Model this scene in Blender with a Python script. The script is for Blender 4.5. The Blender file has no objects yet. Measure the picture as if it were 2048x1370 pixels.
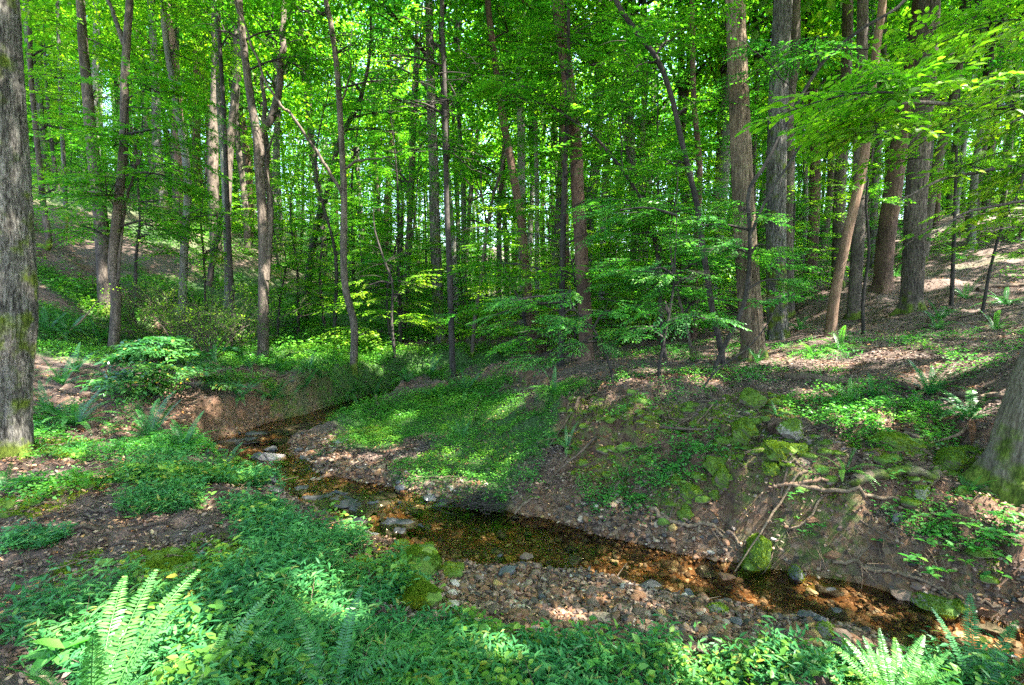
import bpy, math, random
import numpy as np
R = math.radians
rng = np.random.default_rng(11)
random.seed(11)
sc = bpy.context.scene
COL = sc.collection

# ---------------------------------------------------------------- camera, sky, sun, exposure
CAM_Z = 2.2
PITCH = math.atan(85 / 1024)
cam_data = bpy.data.cameras.new('camera')
cam_data.lens = 18; cam_data.sensor_width = 36
cam_data.clip_start = 0.02; cam_data.clip_end = 2000
camera = bpy.data.objects.new('camera', cam_data)
camera.location = (0, 0, CAM_Z); camera.rotation_euler = (R(90) - PITCH, 0, 0)
COL.objects.link(camera); sc.camera = camera

SUN = np.array([0.50, -0.16, 0.85]); SUN /= np.linalg.norm(SUN)
sun_el = math.asin(SUN[2]); sun_az = math.atan2(SUN[0], SUN[1])
world = bpy.data.worlds.new('World'); sc.world = world; world.use_nodes = True
wt = world.node_tree; bgn = wt.nodes['Background']
sky = wt.nodes.new('ShaderNodeTexSky'); sky.sky_type = 'NISHITA'; sky.sun_disc = False
sky.sun_elevation = sun_el; sky.sun_rotation = sun_az
sky.air_density = 1.0; sky.dust_density = 2.0
wt.links.new(sky.outputs[0], bgn.inputs[0]); bgn.inputs[1].default_value = 0.13
sl = bpy.data.lights.new('sun', 'SUN'); sl.energy = 4.6; sl.angle = R(0.53); sl.color = (1.0, 0.95, 0.86)
so = bpy.data.objects.new('sun', sl)
so.rotation_euler = (R(90) - sun_el, 0, math.pi - sun_az)
so.location = (0, 0, 40); COL.objects.link(so)
sc.view_settings.view_transform = 'Standard'; sc.view_settings.look = 'None'
sc.view_settings.exposure = 3.42; sc.view_settings.gamma = 1.0
sc.cycles.max_bounces = 7; sc.cycles.diffuse_bounces = 5; sc.cycles.glossy_bounces = 2
sc.cycles.transmission_bounces = 5; sc.cycles.transparent_max_bounces = 6
sc.cycles.caustics_reflective = False; sc.cycles.caustics_refractive = False
sc.cycles.sample_clamp_indirect = 3.0
sc.cycles.use_denoising = False
sc.cycles.use_adaptive_sampling = False

# ---------------------------------------------------------------- projection helpers
CP, SP = math.cos(PITCH), math.sin(PITCH)
def ray(px, py):
    """Direction per metre of Y for a point of the 2048x1370 picture."""
    x = (px - 1024) / 1024; y = -(py - 685) / 1024
    d = np.array([x, CP + y * SP, -SP + y * CP])
    return d / d[1]
def PY(px, py, Y):
    d = ray(px, py); return np.array([d[0] * Y, Y, CAM_Z + d[2] * Y])
def PZ(px, py, z):
    d = ray(px, py); t = (z - CAM_Z) / d[2]; return np.array([d[0] * t, t, z])
def to_px(P):
    P = np.asarray(P, float); X, Y, Z = P[..., 0], P[..., 1], P[..., 2] - CAM_Z
    dep = Y * CP - Z * SP; up = Y * SP + Z * CP
    return 1024 + 1024 * X / dep, 685 - 1024 * up / dep

# ---------------------------------------------------------------- noise
_tab = np.random.default_rng(5).random((256, 256))
def vnoise(x, y):
    xi = np.floor(x).astype(int); yi = np.floor(y).astype(int)
    fx = x - xi; fy = y - yi
    fx = fx * fx * (3 - 2 * fx); fy = fy * fy * (3 - 2 * fy)
    a = _tab[xi & 255, yi & 255]; b = _tab[(xi + 1) & 255, yi & 255]
    c = _tab[xi & 255, (yi + 1) & 255]; d = _tab[(xi + 1) & 255, (yi + 1) & 255]
    return (a * (1 - fx) + b * fx) * (1 - fy) + (c * (1 - fx) + d * fx) * fy - 0.5
def fbm(x, y, f=1.0, o=4):
    s = 0; a = 1
    for k in range(o):
        s = s + a * vnoise(x * f + 17.3 * k, y * f + 9.1 * k); f *= 2.03; a *= 0.5
    return s
def sstep(t):
    t = np.clip(t, 0, 1); return t * t * (3 - 2 * t)

# ---------------------------------------------------------------- terrain height
_pz = [(100,1300,.58),(400,1320,.55),(700,1310,.48),(300,1000,.6),(20,905,.68),(150,860,.66),(300,860,.62),(120,1000,.62),(60,1150,.6),
 (450,905,.5),(600,1035,.38),(725,1095,.3),(840,1180,.2),(900,1265,.24),(1200,1310,.26),(1500,1340,.26),(1900,1370,.2),(500,1150,.5),(650,1200,.42),
 (900,1200,.1),(1100,1170,.06),(1100,1240,.14),(1400,1230,.08),(1600,1290,.08),(1300,1190,.05),
 (250,720,.85),(350,745,.78),(480,748,.76),(600,752,.8),(700,742,.72),(800,738,.64),(850,737,.6),(700,705,.85),(900,708,.76),(430,775,.72),(330,790,.7),
 (200,800,.7),(100,790,.8),
 (900,900,.25),(800,935,.13),(745,850,.1),(850,822,.2),(1000,800,.5),(950,850,.36),(690,880,.08),(620,905,.04),(1000,940,.22),(700,940,.07),
 (1000,762,.6),(1000,730,.75),(920,765,.52),
 (1150,790,1.0),(1300,790,1.05),(1450,790,1.1),(1100,762,.9),(1200,722,1.1),(1600,850,.98),(1500,845,1.0),(1700,900,.93),(1880,905,.9),(2030,950,.8),
 (1400,880,.8),(1300,850,.9),(1480,940,.72),(1600,960,.75),(1720,980,.7),(1850,1000,.66),
 (1110,880,.5),(1200,950,.4),(1300,1000,.32),(1200,865,.78),(1400,1000,.42),(1500,1010,.46),(1650,1050,.42),(1800,1090,.42),(1950,1120,.45),(1100,1020,.12),(1300,1075,.1),
 (1000,1000,.1),(1450,1075,.14),(1560,1130,.12),(1750,1175,.1),(1950,1230,.1),(2040,1270,.12),
 (1500,712,1.32),(2040,720,1.6),(1700,762,1.22),(1900,790,1.22),(1350,725,1.12),(1200,700,1.1)]
_pw = [(0,0,.58),(-2,0,.62),(2,0,.45),(-5,1,.8),(5,0,.7),(0,20,.9),(0,40,1.0),(5,20,1.35),(5,40,1.3),(12,20,3.1),(20,20,5.1),(20,40,5.6),
 (35,30,9),(35,60,9),(-4,20,1.0),(-7,22,1.6),(-10,22,3.2),(-10,14,2.3),(-14,14,4.2),(-14,22,5.2),(-20,30,7.6),(-9,11,1.5),(-12,8,2.3),
 (-8,7,1.05),(-7,35,1.6),(-4,35,1.1),(-15,45,5.5),(0,60,2.2),(0,80,5),(-30,60,12),(30,80,8),(10,8,2.2),(8,4,1.5),(14,8,3.1),(12,2,2.3),(20,5,4.2),
 (-20,5,5),(-15,0,2.6),(0,-10,.9),(10,-10,1.6),(-10,-10,1.5),(8.6,11,2.05),(9.4,13,2.6),(7,15,2.0),(8,20,2.6),(12,12,2.75),(6.2,9,1.55),(-60,40,22),(60,40,16),(0,120,14),(0,160,18),(-60,120,18),(60,120,14),
 (60,-20,12),(-60,-20,12),(-7,9,.9),(-7.5,14,1.1),(2.5,12,1.05),(2,16,1.1),(5,12,1.35)]
CTRL = np.array([list(PZ(*p)) for p in _pz] + [list(p) for p in _pw])
_n = len(CTRL)
_D = np.hypot(CTRL[:, None, 0] - CTRL[None, :, 0], CTRL[:, None, 1] - CTRL[None, :, 1])
_A = np.zeros((_n + 3, _n + 3)); _A[:_n, :_n] = _D + np.eye(_n) * 0.0
_A[:_n, _n] = 1; _A[:_n, _n + 1:] = CTRL[:, :2]; _A[_n:, :_n] = _A[:_n, _n:].T
_W = np.linalg.solve(_A, np.r_[CTRL[:, 2], 0, 0, 0])
# channel centreline: picture x, y, half width, bank width
CH = [(2300,1420,.36,.3),(1990,1300,.36,.25),(1850,1250,.33,.22),(1700,1198,.28,.22),(1400,1148,.22,.25),(1200,1106,.22,.25),(1060,1078,.42,.2),(930,1070,.54,.18),
      (800,1045,.42,.25),(680,1008,.45,.25),(570,972,.42,.25),(505,930,.36,.25),(500,893,.45,.3),(585,862,.5,.3),(690,832,.45,.3),(790,797,.4,.3),(850,780,.35,.3)]
CHW = np.array([[PZ(a, b, 0)[0], PZ(a, b, 0)[1], w, k] for a, b, w, k in CH])
CHW = np.vstack([CHW, [-.9, 12.5, .3, .4], [1.4, 13.2, .3, .6]])
def channel(X, Y):
    best = np.full(X.shape, 1e9); w = np.zeros(X.shape); k = np.ones(X.shape)
    for a, b in zip(CHW[:-1], CHW[1:]):
        d = b[:2] - a[:2]; t = np.clip(((X - a[0]) * d[0] + (Y - a[1]) * d[1]) / (d @ d), 0, 1)
        q = np.hypot(X - a[0] - t * d[0], Y - a[1] - t * d[1])
        m = q < best
        best = np.where(m, q, best); w = np.where(m, a[2] + t * (b[2] - a[2]), w); k = np.where(m, a[3] + t * (b[3] - a[3]), k)
    return best, w, k
def wz(Y):
    return 0.018 * np.clip(Y - 5.4, 0, 12) + 0.03 * sstep((Y - 5.2) / .25)
def height(X, Y):
    X = np.asarray(X, float); Y = np.asarray(Y, float); shp = X.shape
    X = X.ravel(); Y = Y.ravel(); z = np.empty(X.shape)
    for i in range(0, len(X), 20000):
        x = X[i:i + 20000]; y = Y[i:i + 20000]
        z[i:i + 20000] = np.hypot(x[:, None] - CTRL[:, 0], y[:, None] - CTRL[:, 1]) @ _W[:_n] + _W[_n] + _W[_n + 1] * x + _W[_n + 2] * y
    far = np.hypot(X, Y)
    z += fbm(X, Y, .9, 5) * np.clip(far / 60, .05, .4)
    d, w, k = channel(X, Y)
    w = w + fbm(X, Y, 1.6, 3) * .16
    t = sstep((d - w) / k)
    water = wz(Y)
    pool = np.exp(-((X + .25) / .75) ** 2 - ((Y - 4.85) / .4) ** 2)
    bed = water - .07 - .13 * pool + fbm(X, Y, 3, 3) * .10 * (1 - .7 * pool)
    rough = fbm(X + 31, Y, 4.5, 4)
    z = z + rough * .035
    z = np.maximum(z, water + .02 + .05 * rough) 
    z = bed * (1 - t) + z * t
    # lip and undercut relief on the cut banks
    bk = np.clip((z - water - .1) / .15, 0, 1) * np.clip((1.25 - z) / .2, 0, 1) * np.clip((7.2 - Y) / .6, 0, 1) * np.clip((X - .2) / .6, 0, 1)
    z += bk * (fbm(X + 9, Y, 2.6, 4) * .26 + .05 * (np.floor(z * 6 + fbm(X, Y, 2, 3) * 2) - z * 6) + (.5 - np.abs(fbm(X, Y + 5, 4.2, 3)) * 3).clip(0, .5) * -.10)
    z += np.where((z > water + .12) & (z < water + .75), fbm(X, Y, 7, 3) * .07 + np.clip((z - water - .28) / .15, 0, 1) * np.where(Y > 6.5, fbm(X, Y, 2.2, 2) * .2 + fbm(X, Y, 7, 3) * .08, 0), 0)
    return z.reshape(shp)
_ts = np.concatenate([np.arange(1.2, 14, .03), np.arange(14, 80, .25)])
def hit(px, py, lift=0.0):
    d = ray(px, py); X = d[0] * _ts; Y = _ts; Z = CAM_Z + d[2] * _ts
    g = Z - height(X, Y)
    i = np.argmax(g < 0)
    if g[i] >= 0: i = len(_ts) - 1
    if i == 0: i = 1
    a = g[i - 1] / (g[i - 1] - g[i] + 1e-9); t = _ts[i - 1] + a * (_ts[i] - _ts[i - 1])
    return np.array([d[0] * t, t, CAM_Z + d[2] * t + lift])
def ppm(P):   # picture pixels per metre at a world point
    return 1024 / (P[1] * CP - (P[2] - CAM_Z) * SP)

# ---------------------------------------------------------------- mesh and object helpers
def mesh(name, parts, mat=None, smooth=True, attrs=None):
    """parts: list of (V (n,3), F (m,3|4)[, material slot])"""
    Vs, loops, starts, tot, mi = [], [], [], 0, []
    nv = 0; ls = 0
    for p in parts:
        V, F = p[0], p[1]
        if len(V) == 0 or len(F) == 0: continue
        Vs.append(np.asarray(V, np.float32)); F = np.asarray(F, np.int64)
        loops.append((F + nv).ravel()); k = F.shape[1]
        starts.append(ls + np.arange(len(F)) * k); ls += F.size; nv += len(V)
        mi.append(np.full(len(F), p[2] if len(p) > 2 else 0))
    V = np.concatenate(Vs); L = np.concatenate(loops); S = np.concatenate(starts); M = np.concatenate(mi)
    me = bpy.data.meshes.new(name)
    me.vertices.add(len(V)); me.vertices.foreach_set('co', V.ravel())
    me.loops.add(len(L)); me.loops.foreach_set('vertex_index', L.astype(np.int32))
    me.polygons.add(len(S)); me.polygons.foreach_set('loop_start', S.astype(np.int32))
    me.polygons.foreach_set('material_index', M.astype(np.int32))
    me.polygons.foreach_set('use_smooth', np.full(len(S), smooth))
    for m in (mat if isinstance(mat, (list, tuple)) else [mat]):
        if m: me.materials.append(m)
    if attrs:
        for an, av in attrs.items():
            at = me.attributes.new(an, 'FLOAT', 'POINT'); at.data.foreach_set('value', np.asarray(av, np.float32))
    me.update(calc_edges=True)
    return me
def put(name, me, loc=(0, 0, 0), parent=None, rot=(0, 0, 0), scale=1.0):
    o = bpy.data.objects.new(name, me)
    o.location = tuple(float(v) for v in loc); o.rotation_euler = rot
    o.scale = (scale,) * 3 if isinstance(scale, (int, float)) else scale
    o.parent = parent; COL.objects.link(o)
    return o
def tag(o, label=None, cat=None, group=None, kind=None):
    if label: o['label'] = label
    if cat: o['category'] = cat
    if group: o['group'] = group
    if kind: o['kind'] = kind
    return o

def tube(path, rad, sides=10, flute=0.0, seed=0, cap=True, ridge=0.0, roots=0.0):
    path = np.asarray(path, float); n = len(path); rad = np.broadcast_to(np.asarray(rad, float), (n,))
    T = np.gradient(path, axis=0); T /= np.linalg.norm(T, axis=1)[:, None] + 1e-9
    ref = np.array([0.31, 0.95, 0.05]) if abs(T[0] @ np.array([0.31, .95, .05])) < .85 else np.array([.9, .1, .4])
    A = np.cross(T, ref); A /= np.linalg.norm(A, axis=1)[:, None] + 1e-9
    B = np.cross(T, A)
    th = np.arange(sides) * 2 * np.pi / sides
    rr = rad[:, None] * np.ones(sides)
    if flute:
        r2 = np.random.default_rng(seed)
        fl = sum(np.cos(th * k + r2.random() * 6) * r2.random() for k in (2, 3, 5)) / 2
        rr = rr * (1 + flute * fl[None, :] + flute * .5 * (r2.random((n, sides)) - .5))
    if ridge:
        s_ = np.r_[0, np.cumsum(np.linalg.norm(np.diff(path, axis=0), axis=1))]; uu = np.abs(th - np.pi)[None, :] + 0 * s_[:, None]; ss = s_[:, None] + 0 * uu
        w_ = vnoise(uu * 3, ss * 2.5) * .5; q_ = vnoise((uu + w_ * .25) * 11, ss * 3.1 + seed); q2 = vnoise((uu + w_ * .3) * 22, ss * 8 + 3.3); q3 = vnoise(uu * 6, ss * 22)
        rr = rr + ridge * (np.minimum(np.abs(q_) * 7, 1) - 1 + .5 * (np.minimum(np.abs(q2) * 6, 1) - 1) + .35 * q3)
    if roots:
        s_ = np.r_[0, np.cumsum(np.linalg.norm(np.diff(path, axis=0), axis=1))]; k_ = 4 + seed % 3
        lob = np.clip(np.cos(th * k_ + seed), -.2, 1) * (.6 + .4 * np.cos(th * 2 + seed * 2))
        rr = rr * (1 + roots * np.exp(-np.clip(s_ - .38, 0, 9) / .16)[:, None] * lob[None, :])
    V = path[:, None, :] + rr[..., None] * (np.cos(th)[None, :, None] * A[:, None, :] + np.sin(th)[None, :, None] * B[:, None, :])
    V = V.reshape(-1, 3)
    i = np.arange(n - 1)[:, None] * sides; j = np.arange(sides)[None, :]; j2 = (j + 1) % sides
    F = np.stack([i + j, i + j2, i + sides + j2, i + sides + j], -1).reshape(-1, 4)
    out = [(V, F)]
    if cap:
        for e, s in ((0, 1), (n - 1, -1)):
            c = np.vstack([V[e * sides:(e + 1) * sides], path[e] - s * T[e] * rad[e] * .25])
            k = np.arange(sides); f = np.stack([k, (k + 1) % sides, np.full(sides, sides)], -1)
            out.append((c, f[:, ::-1] if s == 1 else f))
    return out
def smooth_path(pts, n=None, jit=0, seed=0):
    pts = np.asarray(pts, float); m = len(pts)
    if n is None: n = (m - 1) * 6 + 1
    if m == 2: out = pts[0] + (pts[1] - pts[0]) * np.linspace(0, 1, n)[:, None]
    else:
        P = np.vstack([2 * pts[0] - pts[1], pts, 2 * pts[-1] - pts[-2]])
        u = np.linspace(0, m - 1 - 1e-6, n); i = u.astype(int); f = (u - i)[:, None]
        p0, p1, p2, p3 = P[i], P[i + 1], P[i + 2], P[i + 3]
        out = .5 * (2 * p1 + (p2 - p0) * f + (2 * p0 - 5 * p1 + 4 * p2 - p3) * f ** 2 + (3 * p1 - p0 - 3 * p2 + p3) * f ** 3)
    if jit:
        r2 = np.random.default_rng(seed); k = r2.normal(0, jit, (n, 3)); k = (k + np.roll(k, 1, 0) + np.roll(k, -1, 0)) / 2
        k[0] = 0; k[-1] = 0; out = out + k
    return out

# leaf templates: x across, y along, z normal
T_LO = (np.array([(0,0,0),(.5,.42,.10),(0,1,-.06),(-.5,.42,.10)], float), np.array([[0,1,2,3]]))
T_MID = (np.array([(0,0,0),(.46,.32,.07),(.34,.68,.03),(0,1,-.1),(-.34,.68,.03),(-.46,.32,.07),(0,.5,-.05)], float),
         np.array([[0,1,2,6],[6,2,3,4],[0,6,4,5]]))
T_LAN = (np.array([(0,0,0),(.5,.3,.02),(.42,.6,-.03),(0,1,-.2),(-.42,.6,-.03),(-.5,.3,.02),(0,.45,-.06)], float),
         np.array([[0,1,2,6],[6,2,3,4],[0,6,4,5]]))
def leaves(P, D, N, L, W, tpl=T_LO):
    P = np.asarray(P, float); n = len(P)
    D = D / (np.linalg.norm(D, axis=1)[:, None] + 1e-9)
    X = np.cross(D, N); X /= np.linalg.norm(X, axis=1)[:, None] + 1e-9
    Z = np.cross(X, D)
    L = np.broadcast_to(L, (n,)); W = np.broadcast_to(W, (n,))
    t, f = tpl; k = len(t)
    V = P[:, None] + t[None, :, 0, None] * (X * W[:, None])[:, None] + t[None, :, 1, None] * (D * L[:, None])[:, None] + t[None, :, 2, None] * (Z * L[:, None])[:, None]
    F = (f[None] + (np.arange(n) * k)[:, None, None]).reshape(-1, f.shape[1])
    return V.reshape(-1, 3), F

# ---------------------------------------------------------------- materials
def newmat(name):
    m = bpy.data.materials.new(name); m.use_nodes = True; nt = m.node_tree; nt.nodes.clear()
    out = nt.nodes.new('ShaderNodeOutputMaterial')
    return m, nt, out
def N(nt, typ, **kw):
    n = nt.nodes.new(typ)
    for k, v in kw.items():
        if k.startswith('i_'):
            key = k[2:]; n.inputs[int(key) if key.isdigit() else key].default_value = v
        else: setattr(n, k, v)
    return n
def ramp(nt, stops, interp='LINEAR'):
    r = nt.nodes.new('ShaderNodeValToRGB'); r.color_ramp.interpolation = interp; e = r.color_ramp.elements
    while len(e) < len(stops): e.new(.5)
    for k, (p, c) in enumerate(stops): e[k].position = p; e[k].color = (*c, 1)
    return r
def mixc(nt, fac, a, b, mode='MIX'):
    m = nt.nodes.new('ShaderNodeMix'); m.data_type = 'RGBA'; m.blend_type = mode
    for s, v in ((0, fac), (6, a), (7, b)):
        if hasattr(v, 'links') or hasattr(v, 'is_linked'): nt.links.new(v, m.inputs[s])
        else: m.inputs[s].default_value = v if s == 0 else (*v, 1)
    return m.outputs[2]
def leaf_mat(name, stops, trans=.55, rough=.45, tmul=(1.35, 1.85, .6), spec=.4, var=1.6):
    m, nt, out = newmat(name)
    g = N(nt, 'ShaderNodeNewGeometry'); r = ramp(nt, stops); nt.links.new(g.outputs['Random Per Island'], r.inputs[0])
    tc = N(nt, 'ShaderNodeTexCoord'); ns = N(nt, 'ShaderNodeTexNoise'); ns.inputs['Scale'].default_value = var; ns.inputs['Detail'].default_value = 3; nt.links.new(tc.outputs['Object'], ns.inputs['Vector'])
    rv = ramp(nt, [(.36, (.66, .8, .9)), (.5, (1, 1, 1)), (.64, (1.45, 1.12, .8))]); nt.links.new(ns.outputs[0], rv.inputs[0])
    colr = mixc(nt, 1.0, r.outputs[0], rv.outputs[0], 'MULTIPLY')
    b = N(nt, 'ShaderNodeBsdfPrincipled'); b.inputs['Roughness'].default_value = rough; b.inputs['Specular IOR Level'].default_value = spec
    nt.links.new(colr, b.inputs['Base Color'])
    t = N(nt, 'ShaderNodeBsdfTranslucent')
    nt.links.new(mixc(nt, 1.0, colr, tmul, 'MULTIPLY'), t.inputs[0])
    s = N(nt, 'ShaderNodeMixShader'); s.inputs[0].default_value = trans
    nt.links.new(b.outputs[0], s.inputs[1]); nt.links.new(t.outputs[0], s.inputs[2]); nt.links.new(s.outputs[0], out.inputs[0])
    return m
M = {}
M['leaf'] = leaf_mat('leaf_green', [(0,(.035,.13,.012)),(.5,(.07,.21,.02)),(.85,(.12,.28,.025)),(1,(.2,.33,.035))])
M['leaf_yellow'] = leaf_mat('leaf_yellow_green', [(0,(.08,.19,.012)),(.5,(.14,.28,.02)),(1,(.26,.38,.035))])
M['leaf_cool'] = leaf_mat('leaf_cool_green', [(0,(.02,.10,.022)),(.5,(.035,.15,.035)),(1,(.07,.2,.04))])
M['under'] = leaf_mat('understory_leaf', [(0,(.035,.16,.035)),(.5,(.07,.25,.045)),(1,(.14,.34,.06))], trans=.45)
M['stilt'] = leaf_mat('stiltgrass_leaf', [(0,(.026,.125,.036)),(.6,(.05,.205,.06)),(.94,(.11,.29,.075)),(1,(.26,.24,.06))], trans=.35, tmul=(1.4,1.5,.8))
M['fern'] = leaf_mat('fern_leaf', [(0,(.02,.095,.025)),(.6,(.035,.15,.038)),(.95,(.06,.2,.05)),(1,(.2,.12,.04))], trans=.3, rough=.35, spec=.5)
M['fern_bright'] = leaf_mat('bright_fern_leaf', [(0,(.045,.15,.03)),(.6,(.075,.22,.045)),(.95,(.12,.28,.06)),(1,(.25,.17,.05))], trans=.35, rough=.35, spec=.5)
M['carpet'] = leaf_mat('carpet_leaf', [(0,(.04,.18,.02)),(.6,(.08,.27,.025)),(1,(.17,.36,.045))], trans=.35, tmul=(1.4,1.5,.7))
M['shiny'] = leaf_mat('glossy_dark_leaf', [(0,(.03,.11,.035)),(.6,(.05,.16,.045)),(.95,(.09,.22,.06)),(1,(.4,.3,.04))], trans=.3, rough=.28, spec=.8)
M['litter'] = leaf_mat('dead_leaf', [(0,(.03,.018,.014)),(.35,(.085,.05,.04)),(.65,(.16,.10,.08)),(.88,(.26,.18,.13)),(.97,(.42,.31,.2)),(1,(.45,.2,.05))], trans=.1, rough=.7, tmul=(1,1,1), spec=.2)
M['deadfrond'] = leaf_mat('dead_frond', [(0,(.08,.04,.02)),(1,(.2,.1,.05))], trans=.1, rough=.8, tmul=(1,1,1), spec=.1)

def bark(name, dark, light, moss=0.0, mossh=.8, vs=(9, 9, 2.2), bump=.8, patch=None):
    light = tuple(v * .78 for v in light)
    m, nt, out = newmat(name)
    tc = N(nt, 'ShaderNodeTexCoord'); mp = N(nt, 'ShaderNodeMapping'); mp.inputs['Scale'].default_value = vs
    nt.links.new(tc.outputs['Object'], mp.inputs[0])
    n1 = N(nt, 'ShaderNodeTexNoise'); n1.inputs['Scale'].default_value = 2.2; n1.inputs['Detail'].default_value = 7; n1.inputs['Roughness'].default_value = .65
    n1.inputs['Distortion'].default_value = .6
    nt.links.new(mp.outputs[0], n1.inputs['Vector'])
    n2 = N(nt, 'ShaderNodeTexNoise'); n2.inputs['Scale'].default_value = 1.1; n2.inputs['Detail'].default_value = 5
    nt.links.new(tc.outputs['Object'], n2.inputs['Vector'])
    m3 = N(nt, 'ShaderNodeMapping'); m3.inputs['Scale'].default_value = (vs[0] * 3.5, vs[1] * 3.5, vs[2] * 6); nt.links.new(tc.outputs['Object'], m3.inputs[0])
    n5 = N(nt, 'ShaderNodeTexNoise'); n5.inputs['Scale'].default_value = 1.6; n5.inputs['Detail'].default_value = 5; n5.inputs['Roughness'].default_value = .7; nt.links.new(m3.outputs[0], n5.inputs['Vector'])
    mm = N(nt, 'ShaderNodeMath', operation='MULTIPLY_ADD'); nt.links.new(n5.outputs[0], mm.inputs[0]); mm.inputs[1].default_value = .55; 
    m4 = N(nt, 'ShaderNodeMath', operation='MULTIPLY'); nt.links.new(n1.outputs[0], m4.inputs[0]); m4.inputs[1].default_value = .5; nt.links.new(m4.outputs[0], mm.inputs[2])
    r = ramp(nt, [(.42, dark), (.52, tuple((a * 1.2 + b * .8) / 2 for a, b in zip(dark, light))), (.62, light)]); nt.links.new(mm.outputs[0], r.inputs[0])
    rp = ramp(nt, [(.4, (.6, .6, .6)), (.62, (1.15, 1.1, 1.05))]); nt.links.new(n2.outputs[0], rp.inputs[0])
    col = mixc(nt, 1.0, r.outputs[0], rp.outputs[0], 'MULTIPLY')
    if moss > 0:
        n3 = N(nt, 'ShaderNodeTexNoise'); n3.inputs['Scale'].default_value = 5; n3.inputs['Detail'].default_value = 6
        nt.links.new(tc.outputs['Object'], n3.inputs['Vector'])
        sx = N(nt, 'ShaderNodeSeparateXYZ'); nt.links.new(tc.outputs['Object'], sx.inputs[0])
        mr = N(nt, 'ShaderNodeMapRange'); mr.inputs[1].default_value = 0; mr.inputs[2].default_value = mossh; mr.inputs[3].default_value = moss; mr.inputs[4].default_value = -.12
        nt.links.new(sx.outputs[2], mr.inputs[0])
        ad = N(nt, 'ShaderNodeMath', operation='ADD'); nt.links.new(mr.outputs[0], ad.inputs[0]); nt.links.new(n3.outputs[0], ad.inputs[1])
        rm = ramp(nt, [(.55, (0, 0, 0)), (.68, (1, 1, 1))]); nt.links.new(ad.outputs[0], rm.inputs[0])
        mcr = ramp(nt, [(.42, (.03,.045,.006)), (.6, (.12,.16,.02))]); nt.links.new(mm.outputs[0], mcr.inputs[0]); col = mixc(nt, rm.outputs[0], col, mcr.outputs[0])
    b = N(nt, 'ShaderNodeBsdfPrincipled'); b.inputs['Roughness'].default_value = .9; b.inputs['Specular IOR Level'].default_value = .2
    nt.links.new(col, b.inputs['Base Color'])
    bp = N(nt, 'ShaderNodeBump'); bp.inputs['Strength'].default_value = bump; bp.inputs['Distance'].default_value = .04
    nt.links.new(mm.outputs[0], bp.inputs['Height']); nt.links.new(bp.outputs[0], b.inputs['Normal'])
    nt.links.new(b.outputs[0], out.inputs[0])
    return m
M['bark_grey'] = bark('furrowed_grey_bark', (.022,.02,.018), (.30,.28,.25), moss=.12, mossh=6, vs=(11,11,1.6), bump=1.0)
M['bark_brown'] = bark('brown_bark', (.045,.036,.03), (.24,.195,.155), moss=.22, mossh=.5)
M['bark_red'] = bark('reddish_bark', (.06,.036,.027), (.24,.155,.11))
M['bark_pale'] = bark('pale_grey_bark', (.13,.125,.11), (.36,.35,.31))
M['bark_dark'] = bark('dark_bark', (.025,.022,.02), (.11,.095,.085), vs=(14,14,3))
M['bark_tan'] = bark('tan_ridged_bark', (.08,.055,.036), (.40,.30,.2), moss=.12, mossh=.4, vs=(13,13,1.2), bump=.9)
M['bark_mossy'] = bark('mossy_based_bark', (.1,.08,.05), (.33,.28,.2), moss=.22, mossh=.6, vs=(11,11,1.4), bump=.9)
M['snag'] = bark('bare_weathered_wood', (.14,.08,.05), (.38,.25,.17), vs=(20,20,1.5), bump=.5)
M['wood'] = bark('bare_root_wood', (.08,.055,.035), (.29,.215,.145), vs=(12,12,12), bump=.4)
M['deadwood'] = bark('dark_dead_wood', (.05,.035,.025), (.2,.15,.11), vs=(10,10,10), bump=.6)
def mossy_wood():
    m = bark('mossy_log_bark', (.12,.09,.06), (.34,.27,.19), moss=.06, mossh=50, vs=(9,9,9)); return m
M['mossy_wood'] = mossy_wood()
# ---------------------------------------------------------------- ground zones (what grows or lies where)
def blob(px, py, rpx, rpy):
    c = hit(px, py); rx = rpx / ppm(c)
    a = hit(px, py - rpy)[1]; b = hit(px, py + rpy)[1]
    return (c[0], c[1], rx, min(max(abs(a - b) / 2, .06), rx * 3 + .3))
def zone(blobs, soft=.35, nf=2.2, na=.55):
    B = [blob(*b) for b in blobs]
    def f(X, Y):
        nz = fbm(X + 7, Y + 3, nf, 4) * na
        best = np.full(np.shape(X), -9.)
        for cx, cy, rx, ry in B:
            q = 1 - np.hypot((X - cx) / rx, (Y - cy) / ry)
            best = np.maximum(best, q)
        return np.clip((best + nz) / soft + .5, 0, 1)
    return f
Z_carpet = zone([(620,722,300,26),(350,712,160,30),(820,712,160,18),(480,765,80,14),(700,765,180,16),(840,835,170,42),(960,880,110,70),(760,875,90,30),
                 (900,800,120,25),(1080,840,55,45),(950,725,110,20),(150,700,110,45),(110,640,90,40),(180,600,120,30),
                 (880,935,110,35),(400,600,120,40),(620,610,160,30),(1120,790,60,20)])
Z_carpet_sparse = zone([(1500,760,300,40),(1700,700,250,40),(1800,850,150,60),(1150,940,100,50),(1620,1020,120,60),(1900,1080,140,90),(300,900,140,40),(120,980,60,30),(1300,960,120,60),(100,850,80,60),(1400,700,150,25)], soft=.8)
Z_moss = zone([(1250,830,90,60),(1170,830,50,40),(1500,870,70,55),(1440,950,50,30),(1370,985,60,35),(1600,900,80,60),(1800,890,100,45),(1910,930,60,50),(1990,970,80,40),(1380,850,110,40),
               (1960,1120,60,40),(330,1140,180,45),(820,1140,90,60),(860,1210,70,40),(120,890,70,25),(160,970,40,20),(1570,1080,80,50),(80,1000,60,30),(560,790,120,35),(700,800,110,30),(1520,810,60,25),(430,1100,90,30),(750,870,50,20)], soft=.25, nf=3.5, na=.7)
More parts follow.
